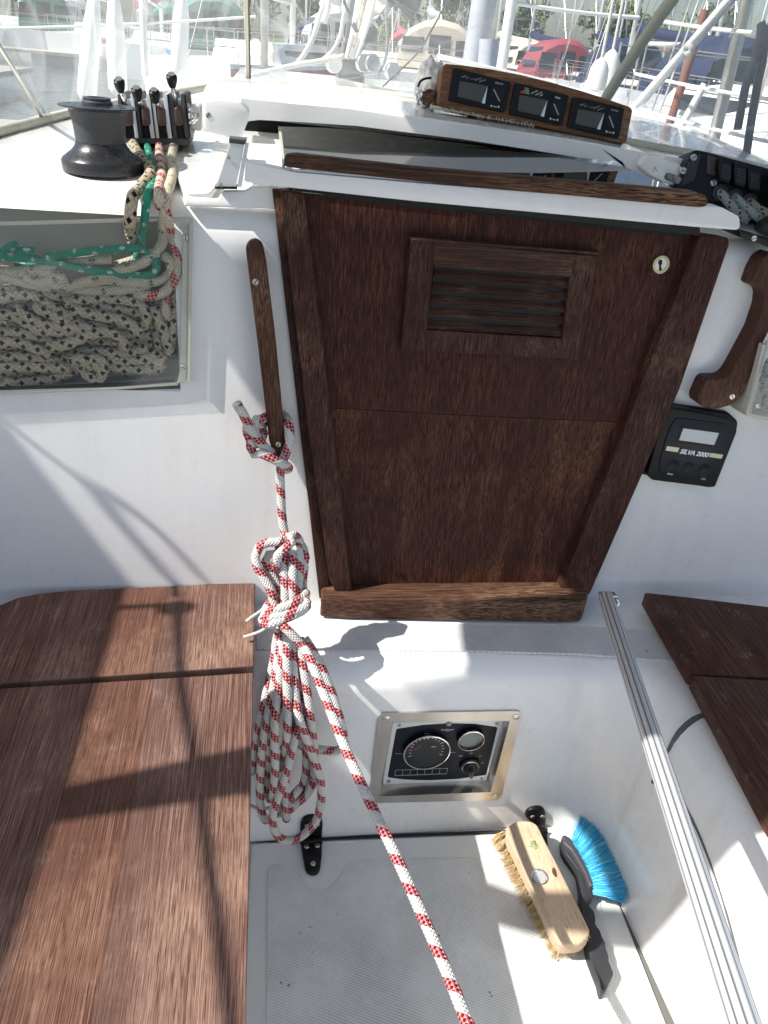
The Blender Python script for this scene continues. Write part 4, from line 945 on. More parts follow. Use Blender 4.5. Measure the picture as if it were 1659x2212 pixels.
for i,(m,lab) in enumerate(((R_BLU,'grey rope with dark checks leaving the right clutch, nearest the hatch'),(rope_mat('grey_rope_turquoise_fleck',(.40,.42,.40),((.03,.25,.30),)*2,'fleck',.006),'grey rope with turquoise flecks leaving the right clutch, middle of three'),(rope_mat('grey_rope_gold_fleck',(.38,.35,.28),((.05,.04,.03),)*2,'fleck',.006),'brownish flecked rope leaving the right clutch, last of three'))):
    x=1368+i*88; y=1165+i*26
    ps=[RP(*c3(x,y),-.01),RP(*c3(x+12,y+8),.012),RP(*c3(x+70,y+75-i*12),.028),RP(*c3(x+120,y+125-i*24),.035),RP(*c3(x+165,y+165-i*30),.03)]
    rope_obj('control_rope',[ps],.0078,m,None,lab,'rope')
sf=thing('slide_plate',ROOF(1625,505),'black plate with a screw under the right winch','deck fitting')
bm=bmesh.new(); slab(bm,rounded([(1597,500),(1640,512),(1700,530),(1700,548),(1640,526),(1600,514)],3),Y(1.22),0,-.06,.002); finish('plate',bm,BLACK,sf,40); screw(sf,Y(1.22)(1629,515,.001),(0,-1,0),.005)
hr=thing('wall_eye',ROOF(1455,378),'chromed through eye with a rope in it beside the right rope clutch','deck fitting')
bm=bmesh.new(); lathe(bm,Y(1.40)(1449,376),[(.019,0),(.019,.004),(.014,.004),(.013,0),(0,-.002)],24,(0,-1,0)); finish('eye_rim',bm,CHROME,hr,40)
rope_obj('rope_stub',[[Y(1.40)(1440,380,.004),Y(1.39)(1452,384,.004),Y(1.37)(1466,390)]],.006,R_BLU,hr)
bm=bmesh.new(); slab(bm,rounded([(1432,335),(1520,352),(1530,400),(1470,412),(1425,400)],8),Y(1.42),0,-.06,.006,3); finish('side_block',bm,GELR,hr,50)
# ================================================================== INSTRUMENT POD
pod=thing('instrument_pod',Y(1.5)(1150,280),'teak instrument pod with three black displays on the hatch garage','instrument pod')
PD=Pl(Y(1.50)(1150,225),(-.05,-1,.18))
oc=[cD(x,y) for x,y in [(300,90),(420,100),(600,125),(800,163),(1000,212),(1200,268),(1400,332),(1530,378),(1545,400),(1505,610),(1490,623),(1400,607),(1100,545),(800,480),(500,425),(330,385),(262,360),(252,345),(262,270),(285,110)]]
bm=bmesh.new(); slab(bm,rounded(oc,3,2),PD,.0,-.05,.005,3); finish('housing',bm,WPOD,pod,50)
scr_=[[(398,205),(582,240),(560,353),(382,308)],[(795,298),(978,333),(952,440),(782,403)],[(1183,392),(1356,420),(1325,525),(1163,488)]]
out_=[[(355,115),(738,212),(742,230),(695,415),(322,335)],[(765,215),(1122,300),(1078,502),(725,425)],[(1150,308),(1492,385),(1452,588),(1110,512)]]
out_[0]=[(355,115),(742,214),(696,416),(322,335)]
dial=[[(618,238),(692,258),(690,310),(665,345),(608,325),(600,290)],[(1018,335),(1085,350),(1080,400),(1055,435),(1000,415),(1000,370)],[(1385,415),(1455,432),(1450,485),(1420,520),(1370,500),(1370,445)]]
word=[('BRIDGE',(632,222),(684,234)),('WIND',(1027,317),(1063,327)),('POWER',(1402,402),(1448,412))]
bmk=[((607,370),(655,376)),((1000,455),(1047,463)),((1372,540),(1418,548))]
for i in range(3):
    dm=slabobj('display',rounded([cD(*p) for p in out_[i]],6),PD,.007,BLACK,pod,0,.0015)
    A=[cD(*p) for p in scr_[i]]
    slabobj('screen',A,PD,.0076,LCD,dm,.0071)
    # pale bevel at the right of each screen
    a,b=scr_[i][1],scr_[i][2]
    slabobj('screen_bevel',[cD(*a),cD(b[0]+4,b[1]+4),cD(b[0]-18,b[1]-2)],PD,.0082,SILVER,dm,.0072)
    slabobj('dial',[cD(*p) for p in dial[i]],PD,.0079,NAVYP,dm,.0071)
    d=dial[i]; slabobj('dial_pointer',[cD(d[0][0],d[0][1]+22),cD(d[0][0]+8,d[0][1]+22),cD(d[3][0]+2,d[3][1]-4),cD(d[3][0]-8,d[3][1]-6)],PD,.0083,GREYP,dm,.0080)
    s_,p0,p1=word[i]; text(s_,cD(*p0),cD(*p1),PD,.0073,WHITE if i==1 else GREYP,dm,bold=.02)
    p0,p1=bmk[i]; text('SILVA',cD(p0[0]+12,p0[1]+8),cD(p1[0]-12,p1[1]+6),PD,.0073,WHITE,dm,bold=.02)
    for q in (p0,p1): slabobj('mark',[cD(q[0]-4,q[1]-6),cD(q[0]+4,q[1]-4),cD(q[0]+3,q[1]+8),cD(q[0]-5,q[1]+6)],PD,.0074,WHITE,dm,.0071)
    if i in (0,2):
        X0,Y0=(410,185) if i==0 else (1195,372)
        for k,s_ in enumerate(('SPEED','LOG','TOTAL','DEPTH-T','HEADING')):
            x=X0+[0,30,60,88,116][k]*1.0; y=Y0+[0,6,14,20,30][k]
            text(s_,cD(x,y),cD(x+[32,20,28,48,44][k],y-[9,5,7,14,14][k]),PD,.0073,GREYP,dm,bold=.01)
    else:
        text('WIND',cD(828,256),cD(855,262),PD,.0073,CREAM,dm,bold=.02); text('ANGLE',cD(820,270),cD(856,278),PD,.0073,CREAM,dm,bold=.02)
        slabobj('red_bar',[cD(803,270),cD(830,276),cD(828,290),cD(801,284)],PD,.0074,REDP,dm,.0071); slabobj('green_bar',[cD(834,277),cD(860,283),cD(858,294),cD(832,290)],PD,.0074,GREENP,dm,.0071)
        for s_,a,b in (('APP WS',(872,294),(914,275)),('TRUE WS',(898,304),(944,284)),('VMG',(928,310),(950,298))): text(s_,cD(*a),cD(*b),PD,.0073,CREAM,dm,bold=.02)
# frayed sealing strip under the pod
fr_=thing('frayed_gasket',PD(*cD(500,440)),'frayed pale sealing strip along the bottom of the instrument pod','gasket')
bm=bmesh.new()
for k in range(150):
    t=k/149; x=200+t*690; y=372+t*120+random.uniform(-4,4); c=PD(*cD(x,y),-.012+random.random()*.016)
    d=V((random.uniform(-.4,.4),random.uniform(-.6,.1),random.uniform(-1,.3))).normalized()*random.uniform(.003,.009)
    tube(bm,[c,c+d*.5+V((0,0,.001)),c+d],.0011,4,smooth=False,taper=lambda t:1-t*.7)
for k in range(1):
    tube(bm,[PD(*cD(200+t*69,375+t*12),-.01) for t in range(11)],.003,8)
finish('strip',bm,mat('frayed_cord',(.62,.56,.44),.9),fr_,rec=False)
# white crumpled canvas bundle with black strap left of the pod
cb=thing('canvas_bundle',Y(1.56)(930,215),'crumpled white canvas bundle with dark piping left of the instrument pod','canvas bundle')
WCAN=gel('white_canvas',(.78,.77,.74),.8,.3,0)
bm=bmesh.new(); rs=bmesh.ops.create_icosphere(bm,subdivisions=4,radius=1)
c=Y(1.60)(928,182)
from mathutils import noise as mn
for v in bm.verts:
    n=mn.fractal(v.co*2.2+V((3,1,2)),.9,2.0,4); v.co=V((v.co.x*.026,v.co.y*.035,v.co.z*.040))*(1+.35*n)+c
finish('cloth',bm,WCAN,cb,True)
bm=bmesh.new(); bmesh.ops.create_icosphere(bm,subdivisions=3,radius=1); c=Y(1.55)(934,215)
for v in bm.verts:
    n=mn.fractal(v.co*3+V((1,7,2)),.9,2.0,3); v.co=V((v.co.x*.020,v.co.y*.02,v.co.z*.014))*(1+.5*n)+c
finish('torn_end',bm,WSILL,cb,True)
rope_obj('dark_piping',[[Y(1.55)(*c) for c in ((903,188),(908,176),(918,170),(932,168))]],.002,BLACK,cb,seg=6)
rope_obj('buckle',[[Y(1.54)(*c) for c in ((900,200),(908,196),(912,206),(904,212),(900,225),(906,228))],[Y(1.54)(*c) for c in ((898,205),(903,222))]],.0028,CHROME,cb,seg=8)
# ================================================================== BRUSHES
wbR=thing('deck_brush',Z(0)(1165,1920),'wooden scrubbing brush with natural bristles and metal socket on the cockpit floor','brush')
BT=Pl((.5,.75,.074),(-.10,-.03,1))
bo=[cF(x,y) for x,y in [(255,470),(262,430),(330,388),(390,375),(470,382),(520,415),(590,560),(660,690),(760,890),(870,1110),(952,1285),(945,1325),(900,1380),(860,1400),(745,1412),(700,1400),(640,1310),(560,1120),(450,890),(330,640),(262,505)]]
bm=bmesh.new(); slab(bm,rounded(bo,5,3),BT,0,-.030,.004,3); finish('wooden_block',bm,WPALE,wbR,50)
sc=BT(*cF(536,848),0); bm=bmesh.new(); lathe(bm,sc,[(.0165,-.001),(.0165,.0012),(.0140,.0015),(.0130,.0005),(.0125,-.0005),(.0,-.0005)],32,BT.n); so_=finish('socket',bm,CHROME,wbR,40)
bm=bmesh.new(); disc(bm,sc+BT.n*.0002,BT.n,.0118,.0006,24); finish('socket_floor',bm,SILVER,so_)
slabobj('drilled_hole',rounded([cF(x,y) for x,y in [(640,775),(655,765),(672,785),(680,820),(682,850),(665,845),(640,810)]],3),BT,.0006,BROWNP,wbR,-.001)
text('Nature',cF(422,440),cF(462,520),BT,.0006,mat('faded_print',(.46,.33,.22),.7),wbR,'printed_word')
bm=bmesh.new()
for cx0,cy0,rr0 in ((470,575,.0075),(495,590,.0080),(480,560,.0068),(510,612,.0065),(495,570,.0075)):
    disc(bm,BT(*cF(cx0,cy0),.0002),BT.n,rr0,.0004,14)
slab(bm,[cF(430,588),cF(440,582),cF(475,592),cF(473,600)],BT,.0006,.0001); slab(bm,[cF(462,628),cF(470,622),cF(505,634),cF(502,640)],BT,.0006,.0001)
finish('tree_print',bm,mat('faded_green_print',(.42,.47,.26),.7),wbR)
BRS=[mat('straw_bristle_a',(.62,.46,.24),.8),mat('straw_bristle_b',(.48,.33,.16),.8),mat('straw_bristle_c',(.70,.56,.33),.8)]
def bristles(bm,roots,dirs,ln,r,nm=3):
    for p,d,l in zip(roots,dirs,ln):
        mid=p+d*l*.55+V((random.uniform(-1,1),random.uniform(-1,1),random.uniform(-1,1)))*l*.04
        end=p+d*l+V((random.uniform(-1,1),random.uniform(-1,1),-.3))*l*.10
        u=d.orthogonal().normalized(); v=d.cross(u); mi=random.randrange(nm)
        R=[]
        for q,s in ((p,1),(mid,.9),(end,.45)):
            R.append([bm.verts.new(q+(u*math.cos(a)+v*math.sin(a))*r*s) for a in (0,2.09,4.19)])
        for a,b in zip(R,R[1:]):
            for k in range(3):
                f_=bm.faces.new((a[k],a[(k+1)%3],b[(k+1)%3],b[k])); f_.material_index=mi
poly=[BT(*p,-.029) for p in bo]; cen=sum(poly,V((0,0,0)))/len(poly)
bm=bmesh.new(); ro=[];di=[];ln=[]
ax=(BT(*cF(880,1330),0)-BT(*cF(370,430),0)); axl=ax.length; ax.normalize(); sdv=BT.n.cross(ax)
st=BT(*cF(345,440),-.028)
for i in range(15):
    for j in range(5):
        base=st+ax*(axl*(.0+i/14*.98))-sdv*(.016-.0)*0+sdv*((j-2)*.0115-.004)
        for k in range(46):
            sp=V((random.gauss(0,.14),random.gauss(0,.14),-1)); out=sdv*((j-2)*.16)
            if i<2: out-=ax*.25
            if i>12: out+=ax*.28
            ro.append(base+V((random.uniform(-.0035,.0035),random.uniform(-.0035,.0035),0))); di.append((sp+out+V((-.12,-.05,0))).normalized()); ln.append(random.uniform(.038,.046))
bristles(bm,ro,di,ln,.00055); finish('bristles',bm,BRS,wbR,rec=False)
hb=thing('hand_brush',Z(0)(1280,2000),'dark grey hand brush with bright blue bristles lying on the cockpit floor','brush')
HP=Z(.050); HL=Z(.030)
ho=[cF(x,y) for x,y in [(722,505),(745,495),(790,520),(850,600),(900,690),(950,780),(982,870),(992,930),(985,1000),(960,1020),(940,1050),(950,1090),(990,1130),(1000,1180),(1000,1240),(1040,1290),(1055,1340),(1085,1390),(1085,1430),(1110,1500),(1110,1540),(1150,1640),(1145,1665),(1085,1790),(1060,1795),(1048,1770),(1030,1690),(990,1590),(955,1500),(935,1420),(925,1330),(900,1190),(880,1120),(872,1030),(880,950),(872,880),(855,790),(800,710),(760,660),(728,600)]]
bm=bmesh.new(); slab(bm,rounded(ho,4,3),HL,.006,-.022,.006,4); finish('handle',bm,mat('rubbery_grey',(.035,.036,.042),.42),hb,55)
ri=[cF(x,y) for x,y in [(724,505),(745,497),(790,522),(850,602),(902,692),(952,782),(984,872),(990,920),(968,925),(945,905),(915,820),(860,720),(800,620),(745,570),(735,560)]]
bm=bmesh.new(); slab(bm,rounded(ri,4,3),HL,.016,.004,.004,3); finish('bristle_base',bm,DKGREY,hb,55)
BB=[mat('blue_bristle_a',(.02,.28,.62),.45),mat('blue_bristle_b',(.03,.42,.72),.45),mat('blue_bristle_c',(.16,.58,.72),.5)]
bm=bmesh.new(); ro=[];di=[];ln=[]
rootpx=[(815,545),(840,590),(872,640),(898,690),(925,740),(948,790),(968,835),(985,885),(992,940),(990,975)]
tippx=[(930,300),(1000,390),(1045,465),(1090,540),(1140,620),(1180,690),(1215,770),(1245,860),(1262,940),(1245,1005)]
for i in range(10):
    for j in range(3):
        for q in range(2):
            f0=min(9,i+q*.5); a=int(f0); b=min(9,a+1); t=f0-a
            rp=[rootpx[a][k]*(1-t)+rootpx[b][k]*t for k in (0,1)]; tp=[tippx[a][k]*(1-t)+tippx[b][k]*t for k in (0,1)]
            R_=Z(.032+j*.008)(*cF(*rp)); T_=Z(.018+j*.020)(*cF(*tp)); D_=(T_-R_)
            for k in range(50):
                ro.append(R_+V((random.uniform(-1,1),random.uniform(-1,1),random.uniform(-1,1)))*.0028)
                e=V((random.gauss(0,1),random.gauss(0,1),random.gauss(0,1)))*.075
                di.append((D_.normalized()+e).normalized()); ln.append(D_.length*random.uniform(.86,1.06))
bristles(bm,ro,di,ln,.0006); finish('bristles',bm,BB,hb,rec=False)
# ================================================================== SPRAYHOOD WINDOWS
def cL(x,y): return (.3255*x,.3255*y)
def cM(x,y): return (540+.2604*x,.2604*y)
def cN(x,y): return (972+.2278*x,.2278*y)
def cR(x,y): return (1281+.2278*x,.2278*y)
hood=thing('sprayhood',ROOF(700,195),'clear vinyl sprayhood windscreen with beige edging standing on the coachroof','sprayhood')
PIPE=gel('beige_piping',(.55,.54,.44),.5,.5); SEAM=mat('brown_seam',(.13,.10,.07),.7); SEAMG=mat('sage_seam',(.40,.42,.34),.6)
Bl=[ROOF(-45,303),ROOF(10,289),ROOF(60,276),ROOF(200,240),ROOF(400,203),ROOF(536,178)]
Bc=[ROOF(536,178),ROOF(720,196),ROOF(910,217),ROOF(1100,246),ROOF(1262,290)]
Br=[ROOF(1262,290),ROOF(1400,320),ROOF(1540,345),ROOF(1700,385),ROOF(1900,470)]
tl_c=Y(2.15)(530,-60); tr_c=Y(1.45)(1560,-150)
def tops(B,a,b,n):
    return [a.lerp(b,i/(n-1)) for i in range(n)]
def panel(name,B,T,m,div=8):
    bm=bmesh.new(); uvn=[]
    for p,q in zip(B,T):
        row=[]
        for k in range(div+1):
            t=k/div; c=p.lerp(q,t); bul=.018*math.sin(math.pi*t); 
            row.append(bm.verts.new(c+V((0,bul,bul*.4))+V((random.uniform(-1,1),random.uniform(-1,1),0))*.0015))
        uvn.append(row)
    for a,b in zip(uvn,uvn[1:]):
        for k in range(div): bm.faces.new((a[k],a[k+1],b[k+1],b[k]))
    return finish(name,bm,m,hood,True)
Tl=[V((p.x-.02,p.y-.35,p.z+.52)) for p in Bl[:-1]]+[tl_c]
Tl=[Tl[0].lerp(tl_c,i/(len(Bl)-1)) for i in range(len(Bl))]
def fine(P,n=3):
    out=[]
    for a,b in zip(P,P[1:]):
        for k in range(n): out.append(a.lerp(b,k/n))
    return out+[P[-1]]
panel('left_window',fine(Bl),fine(Tl),VINYLL)
Tc=tops(Bc,tl_c,tr_c,len(Bc)); panel('front_window',fine(Bc),fine(Tc),VINYL)
Tr=[tr_c,V((1.15,1.2,1.95)),V((1.25,1.05,1.95)),V((1.35,.9,1.93)),V((1.4,.7,1.9))]; 
panel('right_window',fine(Br),fine(Tr),VINYLR)
for B,r in ((Bl,.0095),(Bc,.0085),(Br,.009)):
    bm=bmesh.new(); tube(bm,[p+V((0,-.004,.006)) for p in B],r,10,step=.03); finish('base_piping',bm,PIPE,hood,True,rec=False)
def strip(name,a,b,wd,m,n=10):
    bm=bmesh.new(); d=(b-a); P=[]
    for k in range(n+1):
        t=k/n; P.append(a.lerp(b,t)+V((0,.018*math.sin(math.pi*t)-.004,.007*math.sin(math.pi*t))))
    tube(bm,P,wd,6,step=.05); return finish(name,bm,m,hood,True,rec=False)
strip('seam_left',Bc[0],tl_c,.0062,PIPE); strip('seam_stitching',Bc[0]+V((.006,-.006,0)),tl_c+V((.006,-.006,0)),.0022,SEAM)
strip('seam_right',Bc[-1],tr_c,.013,SEAMG); strip('seam_stitching',Bc[-1]+V((-.004,-.012,.004)),tr_c+V((-.004,-.012,.004)),.0028,SEAM)
bm=bmesh.new(); tube(bm,[ROOF(110,262),Y(1.55)(50,150),Y(1.45)(-60,-40)],.006,8); finish('hood_bow',bm,GLASS,hood,True,rec=False)
bm=bmesh.new(); tube(bm,[ROOF(95,262),Y(1.55)(30,150),Y(1.45)(-90,-40)],.004,8); finish('hood_bow',bm,STEEL,hood,True,rec=False)
# ================================================================== GOBO overhead: added sheet out of frame, cut to throw the shade
H_=2.0
def gobo_part(bm,pts,z=H_):
    a=[bm.verts.new((x,y,z)) for x,y in pts]; b=[bm.verts.new((x,y,z+.004)) for x,y in pts]
    bm.faces.new(a); bm.faces.new(b[::-1]); N=len(pts)
    for i in range(N): bm.faces.new((a[i],a[(i+1)%N],b[(i+1)%N],b[i]))
gobo_root=thing('shade_gobo',(0,.6,H_),'added unseen awning with gaps overhead, outside the picture','gobo')
GOBO_M=mat('gobo_grey',(.55,.56,.56),.9)
bm=bmesh.new()
# left leaf, fore strip, starboard leaf, cross bar
gobo_part(bm,[(-2.3,-.45),(-1.66,-.45),(-1.645,.27),(-1.63,.52),(-1.62,.97),(-1.50,1.05),(-1.50,1.115),(-2.3,1.115)])
gobo_part(bm,[(-1.499,1.05),(-1.13,1.062),(-1.02,1.085),(-1.14,.972),(-.76,.972),(-.76,.925),(-1.03,.905),(-1.045,.80),(-1.07,.778),(-1.19,.768),(-1.235,.745),(-1.235,.722),(-1.15,.702),(-1.12,.63),(-1.12,.42),(-.60,.405),(1.6,.36),(1.6,2.3),(-.05,2.3),(-.36,1.6),(-.44,1.115),(-1.499,1.115)])
gobo_part(bm,[(-1.64,.462),(-1.39,.492),(-1.28,.452),(-1.121,.42),(-1.121,.50),(-1.28,.525),(-1.385,.578),(-1.63,.521)])
finish('gobo_leaf',bm,GOBO_M,gobo_root)
def up(p):
    t=(H_-p.z)/-SUN_L.z; return p-SUN_L*t
ST_=Z(.507)
bm=bmesh.new()  # added cords, traced back along the sun to cast the stripe shadows
tube(bm,[up(BULK(x,y)) for x,y in ((-20,880),(60,950),(140,1010),(215,1066))],.0035,6)
tube(bm,[up(BULK(x,y)) for x,y in ((205,1055),(260,1130),(320,1195),(378,1262))]+[up(ST_(381,1290))],.0075,6)
tube(bm,[up(BULK(x,y)) for x,y in ((215,1060),(300,1112),(380,1185),(448,1262))],.0060,6)
tube(bm,[up(ST_(x,y)) for x,y in ((245,1313),(300,1310),(379,1306))],.0075,6)
tube(bm,[up(ST_(x,y)) for x,y in ((362,1312),(382,1318),(400,1306))],.020,8)
tube(bm,[up(ST_(x,y)) for x,y in ((383,1320),(387,1400),(390,1470),(420,1640),(436,1750),(477,2036),(500,2230),(510,2400))],.0075,6,step=.03)
finish('lashing_or_shade_cord',bm,mat('shade_cord_grey',(.3,.3,.3),.8),gobo_root,True,rec=False)
# ================================================================== OWN BOAT GEAR forward
def vpole(name,px0,y0,px1,y1,D,r,m,lab,cat,ext=0,D1=None,seg=12,grp=None):
    a=Y(D)(px0,y0); b=Y(D1 or D)(px1,y1); d=b-a
    bm=bmesh.new(); tube(bm,[a-d*0,b+d*ext],r,seg,smooth=False); o=finish(name,bm,m,None,50,rec=False); return tag(o,lab,cat,grp)
MASTG=mat('dark_mast',(.10,.11,.12),.4,.3); LGREY=mat('light_grey_mast',(.46,.49,.56),.4,.2); OFFW=mat('off_white',(.78,.78,.76),.5)
mst=thing('mast_tabernacle',Y(2.72)(775,185),'dark mast foot with blocks and crossing dark webbing strap seen through the front window','mast')
bm=bmesh.new(); slab(bm,[cM(785,440),cM(960,470),cM(950,705),cM(735,690),cM(740,560)],Y(2.70),0,-.10,.004); finish('tabernacle',bm,MASTG,mst,40)
bm=bmesh.new(); slab(bm,[cM(910,-40),cM(840,-40),cM(770,470),cM(735,600),cM(785,600),cM(840,300)],Y(2.74),0,-.03,.002); finish('strut',bm,MASTG,mst,40)
bm=bmesh.new(); slab(bm,[cM(1180,-40),cM(1225,-10),cM(1100,190),cM(1040,270),cM(900,470),cM(840,640),cM(820,600),cM(880,440),cM(1000,240)],Y(2.66),0,-.004,.0); finish('webbing_strap',bm,DKGREY,mst,40)
for a,b in (((1088,120),(1108,165)),((1032,185),(1062,235))):
    bm=bmesh.new(); tube(bm,[Y(2.65)(*cM(*a)),Y(2.65)(*cM(*b))],.004,6,smooth=False); finish('strap_buckle',bm,OFFW,mst,rec=False)
for cx0,cy0 in ((685,530),(1000,520),(1170,590),(930,520)):
    bm=bmesh.new(); lathe(bm,Y(2.62)(*cM(cx0,cy0)),[(.0,0),(.022,.0),(.024,.004),(.018,.008),(.018,.014),(.024,.018),(.022,.022),(0,.022)],20,(.3,-1,0)); finish('block',bm,CHROME if cx0!=685 else OFFW,mst,40)
bm=bmesh.new(); lathe(bm,Y(2.60)(*cM(1000,770)),[(.026,-.01),(.026,.10),(.022,.118),(.012,.128),(0,.13)],20); finish('dorade_vent',bm,GLASS,mst,40)
HAL=[( [(780,0),(800,60),(825,110)],.004,BLACK),([(850,190),(880,245),(930,275),(990,255),(1020,230)],.007,DKGREY)]
for k,(x0,x1,r,m) in enumerate(((900,800,.007,OFFW),(930,810,.006,OFFW),(960,830,.006,R_CRM),(1000,850,.006,OFFW),(1040,880,.006,OFFW),(660,610,.009,OFFW))):
    y1=490 if k<5 else 190
    o=rope_obj('halyard',[[Y(2.68-k*.01)(*cM(x0,-30)),Y(2.68-k*.01)(*cM((x0+x1)/2+5,y1*.5)),Y(2.68-k*.01)(*cM(x1,y1))]],r,m,mst,seg=8)
for p,r,m in HAL: rope_obj('lashing_or_shade_cord',[[Y(2.66)(*cM(*q)) for q in p]],r,m,mst,seg=6)
tag(rope_obj('halyard',[[Y(2.6)(*cM(x,y)) for x,y in ((-20,640),(120,600),(380,540),(560,510),(700,485),(785,465))]],.0075,R_WHT),'white line running low from the left window seam to the mast foot','line')
tag(rope_obj('halyard',[[Y(2.65)(*cM(x,y)) for x,y in ((380,540),(450,450),(520,320),(570,160),(640,-30))]],.0075,R_WHT),'white line rising steeply left of the mast foot, through the front window','line')
tag(rope_obj('halyard',[[Y(2.7)(*cM(x,y)) for x,y in ((600,500),(690,420),(750,290),(780,130),(830,-40))]],.0065,R_WHT),'white line curving up beside the dark strut','line')
tag(rope_obj('halyard',[[Y(2.62)(*cM(x,y)) for x,y in ((1060,620),(1120,500),(1140,330),(1130,100),(1145,-40))]],.005,R_BLU),'grey line right of the mast foot, rising through the front window','line')
tag(rope_obj('halyard',[[Y(2.5)(*cM(x,y)) for x,y in ((1100,720),(1380,450),(1500,260),(1600,80),(1680,-60))]],.0025,BLACK),'thin black line rising diagonally left of the instrument pod','line')
bm=bmesh.new(); slab(bm,[cM(1215,-60),cM(1440,-60),cM(1410,60),cM(1330,175),cM(1220,40)],Y(2.9),0,-.02); tag(finish('sail_bag_corner',bm,DKGREY),'dark grey canvas corner hanging at the top edge right of the mast foot','canvas')
bm=bmesh.new(); slab(bm,rounded([cM(360,620),cM(400,605),cM(700,640),cM(960,700),cM(1250,760),cM(1330,800),cM(900,790),cM(350,700)],3),Y(2.62),0,-.05,.006); tag(finish('deck_organiser',bm,GELR,None,50),'low white deck organiser at the foot of the front window','deck fitting')
# own mast-like blue grey post + others
vpole('mast',*cN(215,700),*cN(330,-40),5.4,.075,LGREY,'wide pale grey mast standing behind the left end of the instrument pod','mast',ext=4)
vpole('fender_sock',*cN(350,690),*cN(375,370),4.4,.05,LGREY,'pale grey covered post with dark cap behind the instrument pod','post')
# lifelines and stanchions
STN='stainless rails and stanchions beyond the windows'
vpole('stanchion',*cN(480,700),*cN(600,-80),3.6,.022,OFFW,'white upright stanchion carrying lifelines, left of the red canopy','stanchion',ext=1)
vpole('stanchion',*cR(1110,1460),*cR(1470,-40),2.5,.019,STEEL,'thick bright stanchion leaning at the right edge of the picture','stanchion',ext=1)
vpole('stanchion',*cR(700,1440),*cR(1060,800),2.7,.012,OFFW,'slim white stanchion in the right window lowest left','stanchion')
vpole('stanchion',*cL(965,500),*cL(945,-20),4.2,.016,OFFW,'thin pale stanchion behind the black clutch knobs','stanchion',ext=1)
vpole('stanchion',*cM(120,560),*cM(118,-30),4.6,.022,STEEL,'bright upright pole just right of the left window seam','stanchion',ext=1)
bh=thing('boathook',Y(2.6)(*cR(420,1000)),'pair of pale poles lashed together, leaning across the right window','pole')
for i,(a,b) in enumerate((((400,1010),(1320,-40)),((470,960),(1370,-60)))):
    bm=bmesh.new(); tube(bm,[Y(2.6)(*cR(*a)),Y(2.45)(*cR(*b))],.011,10,smooth=False); finish('pole',bm,LGREY if i else OFFW,bh,rec=False,smooth=50)
rope_obj('rope_knot',[[Y(2.47+.02*math.sin(k))(*cR(905+32*math.cos(k*1.3),470+38*math.sin(k*1.3))) for k in range(12)]],.008,R_WHT,bh)
vpole('oar',*cR(720,1190),*cR(1070,95),2.75,.014,mat('red_brown',(.22,.09,.06),.5),'thin red brown wooden oar standing behind the lashed poles','oar')
def line(a,b,D,r,lab,m=OFFW,sag=4,f=cR,D1=None):
    P=[Y(D+((D1 or D)-D)*t)(*[f(*a)[k]*(1-t)+f(*b)[k]*t+(sag*4*t*(1-t) if k else 0) for k in (0,1)]) for t in (0,.25,.5,.75,1)]
    tag(rope_obj('lifeline',[P],r,m,seg=6),lab,'lifeline')
line((640,200),(1800,330),2.9,.006,'upper white lifeline crossing the right window',D1=2.2)
line((400,700),(1800,960),2.9,.0055,'second white lifeline crossing the right window below the upper one',D1=2.2)
line((360,1010),(1700,1350),2.9,.0055,'third white lifeline low in the right window above the red stripe',D1=2.2)
line((560,20),(1800,170),3.6,.008,'white lifeline crossing in front of the dark blue canopy',f=cN)
line((-120,530),(1020,800),3.4,.009,'white rail just above the top of the instrument pod',f=cN,sag=0)
line((-60,190),(1700,110),4.2,.006,'thin pale lifeline across the left window',f=cL)
bk=thing('wet_rope',Y(2.2)(*cR(1600,250)),'pair of thick dark ropes hanging at the right edge of the picture','rope')
for p in ([(1600,240),(1560,480),(1480,700),(1430,900),(1370,1230)],[(1640,240),(1610,560),(1560,800),(1500,1150),(1450,1500)],[(1590,220),(1620,300),(1640,420)]):
    rope_obj('strand',[[Y(2.2)(*cR(*q)) for q in p]],.011,DKGREY,bk)
# fenders hanging along the left rail
FEN=gel('white_vinyl_fender',(.80,.80,.77),.45,.2,0)
def fender(pts_top,pts_bot,D,r,lab,seam=True):
    a=Y(D)(*pts_top); b=Y(D)(*pts_bot); ax=(a-b); L=ax.length; t=thing('fender',b,lab,'fender','tall white fenders hanging outside the windows')
    bm=bmesh.new(); lathe(bm,b,[(0,0),(r*.6,.01),(r*1.02,L*.1),(r,L*.45),(r*.92,L*.72),(r*.62,L*.93),(r*.3,L),(0,L+.01)],20,ax.normalized()); finish('body',bm,FEN,t,50)
    rope_obj('lanyard',[[a,a+V((0,0,.3))]],.006,R_WHT,t,seg=6); return t
fender(cL(628,-40),cL(570,690),3.3,.033,'tall white fender at left, left one of the pair in the left window')
fender(cL(755,-40),cL(785,650),3.5,.035,'tall white fender at left, right one of the pair in the left window')
fender(cL(1210,-60),cL(1185,500),5.0,.045,'faint pale fender in the left window, nearest the window seam')
fender(cN(1440,560),cN(1370,880),3.1,.036,'fat white fender with black top right behind the right end of the pod')
fender(cR(190,480),cR(110,900),3.3,.040,'white canvas wrapped fender against the right window seam')
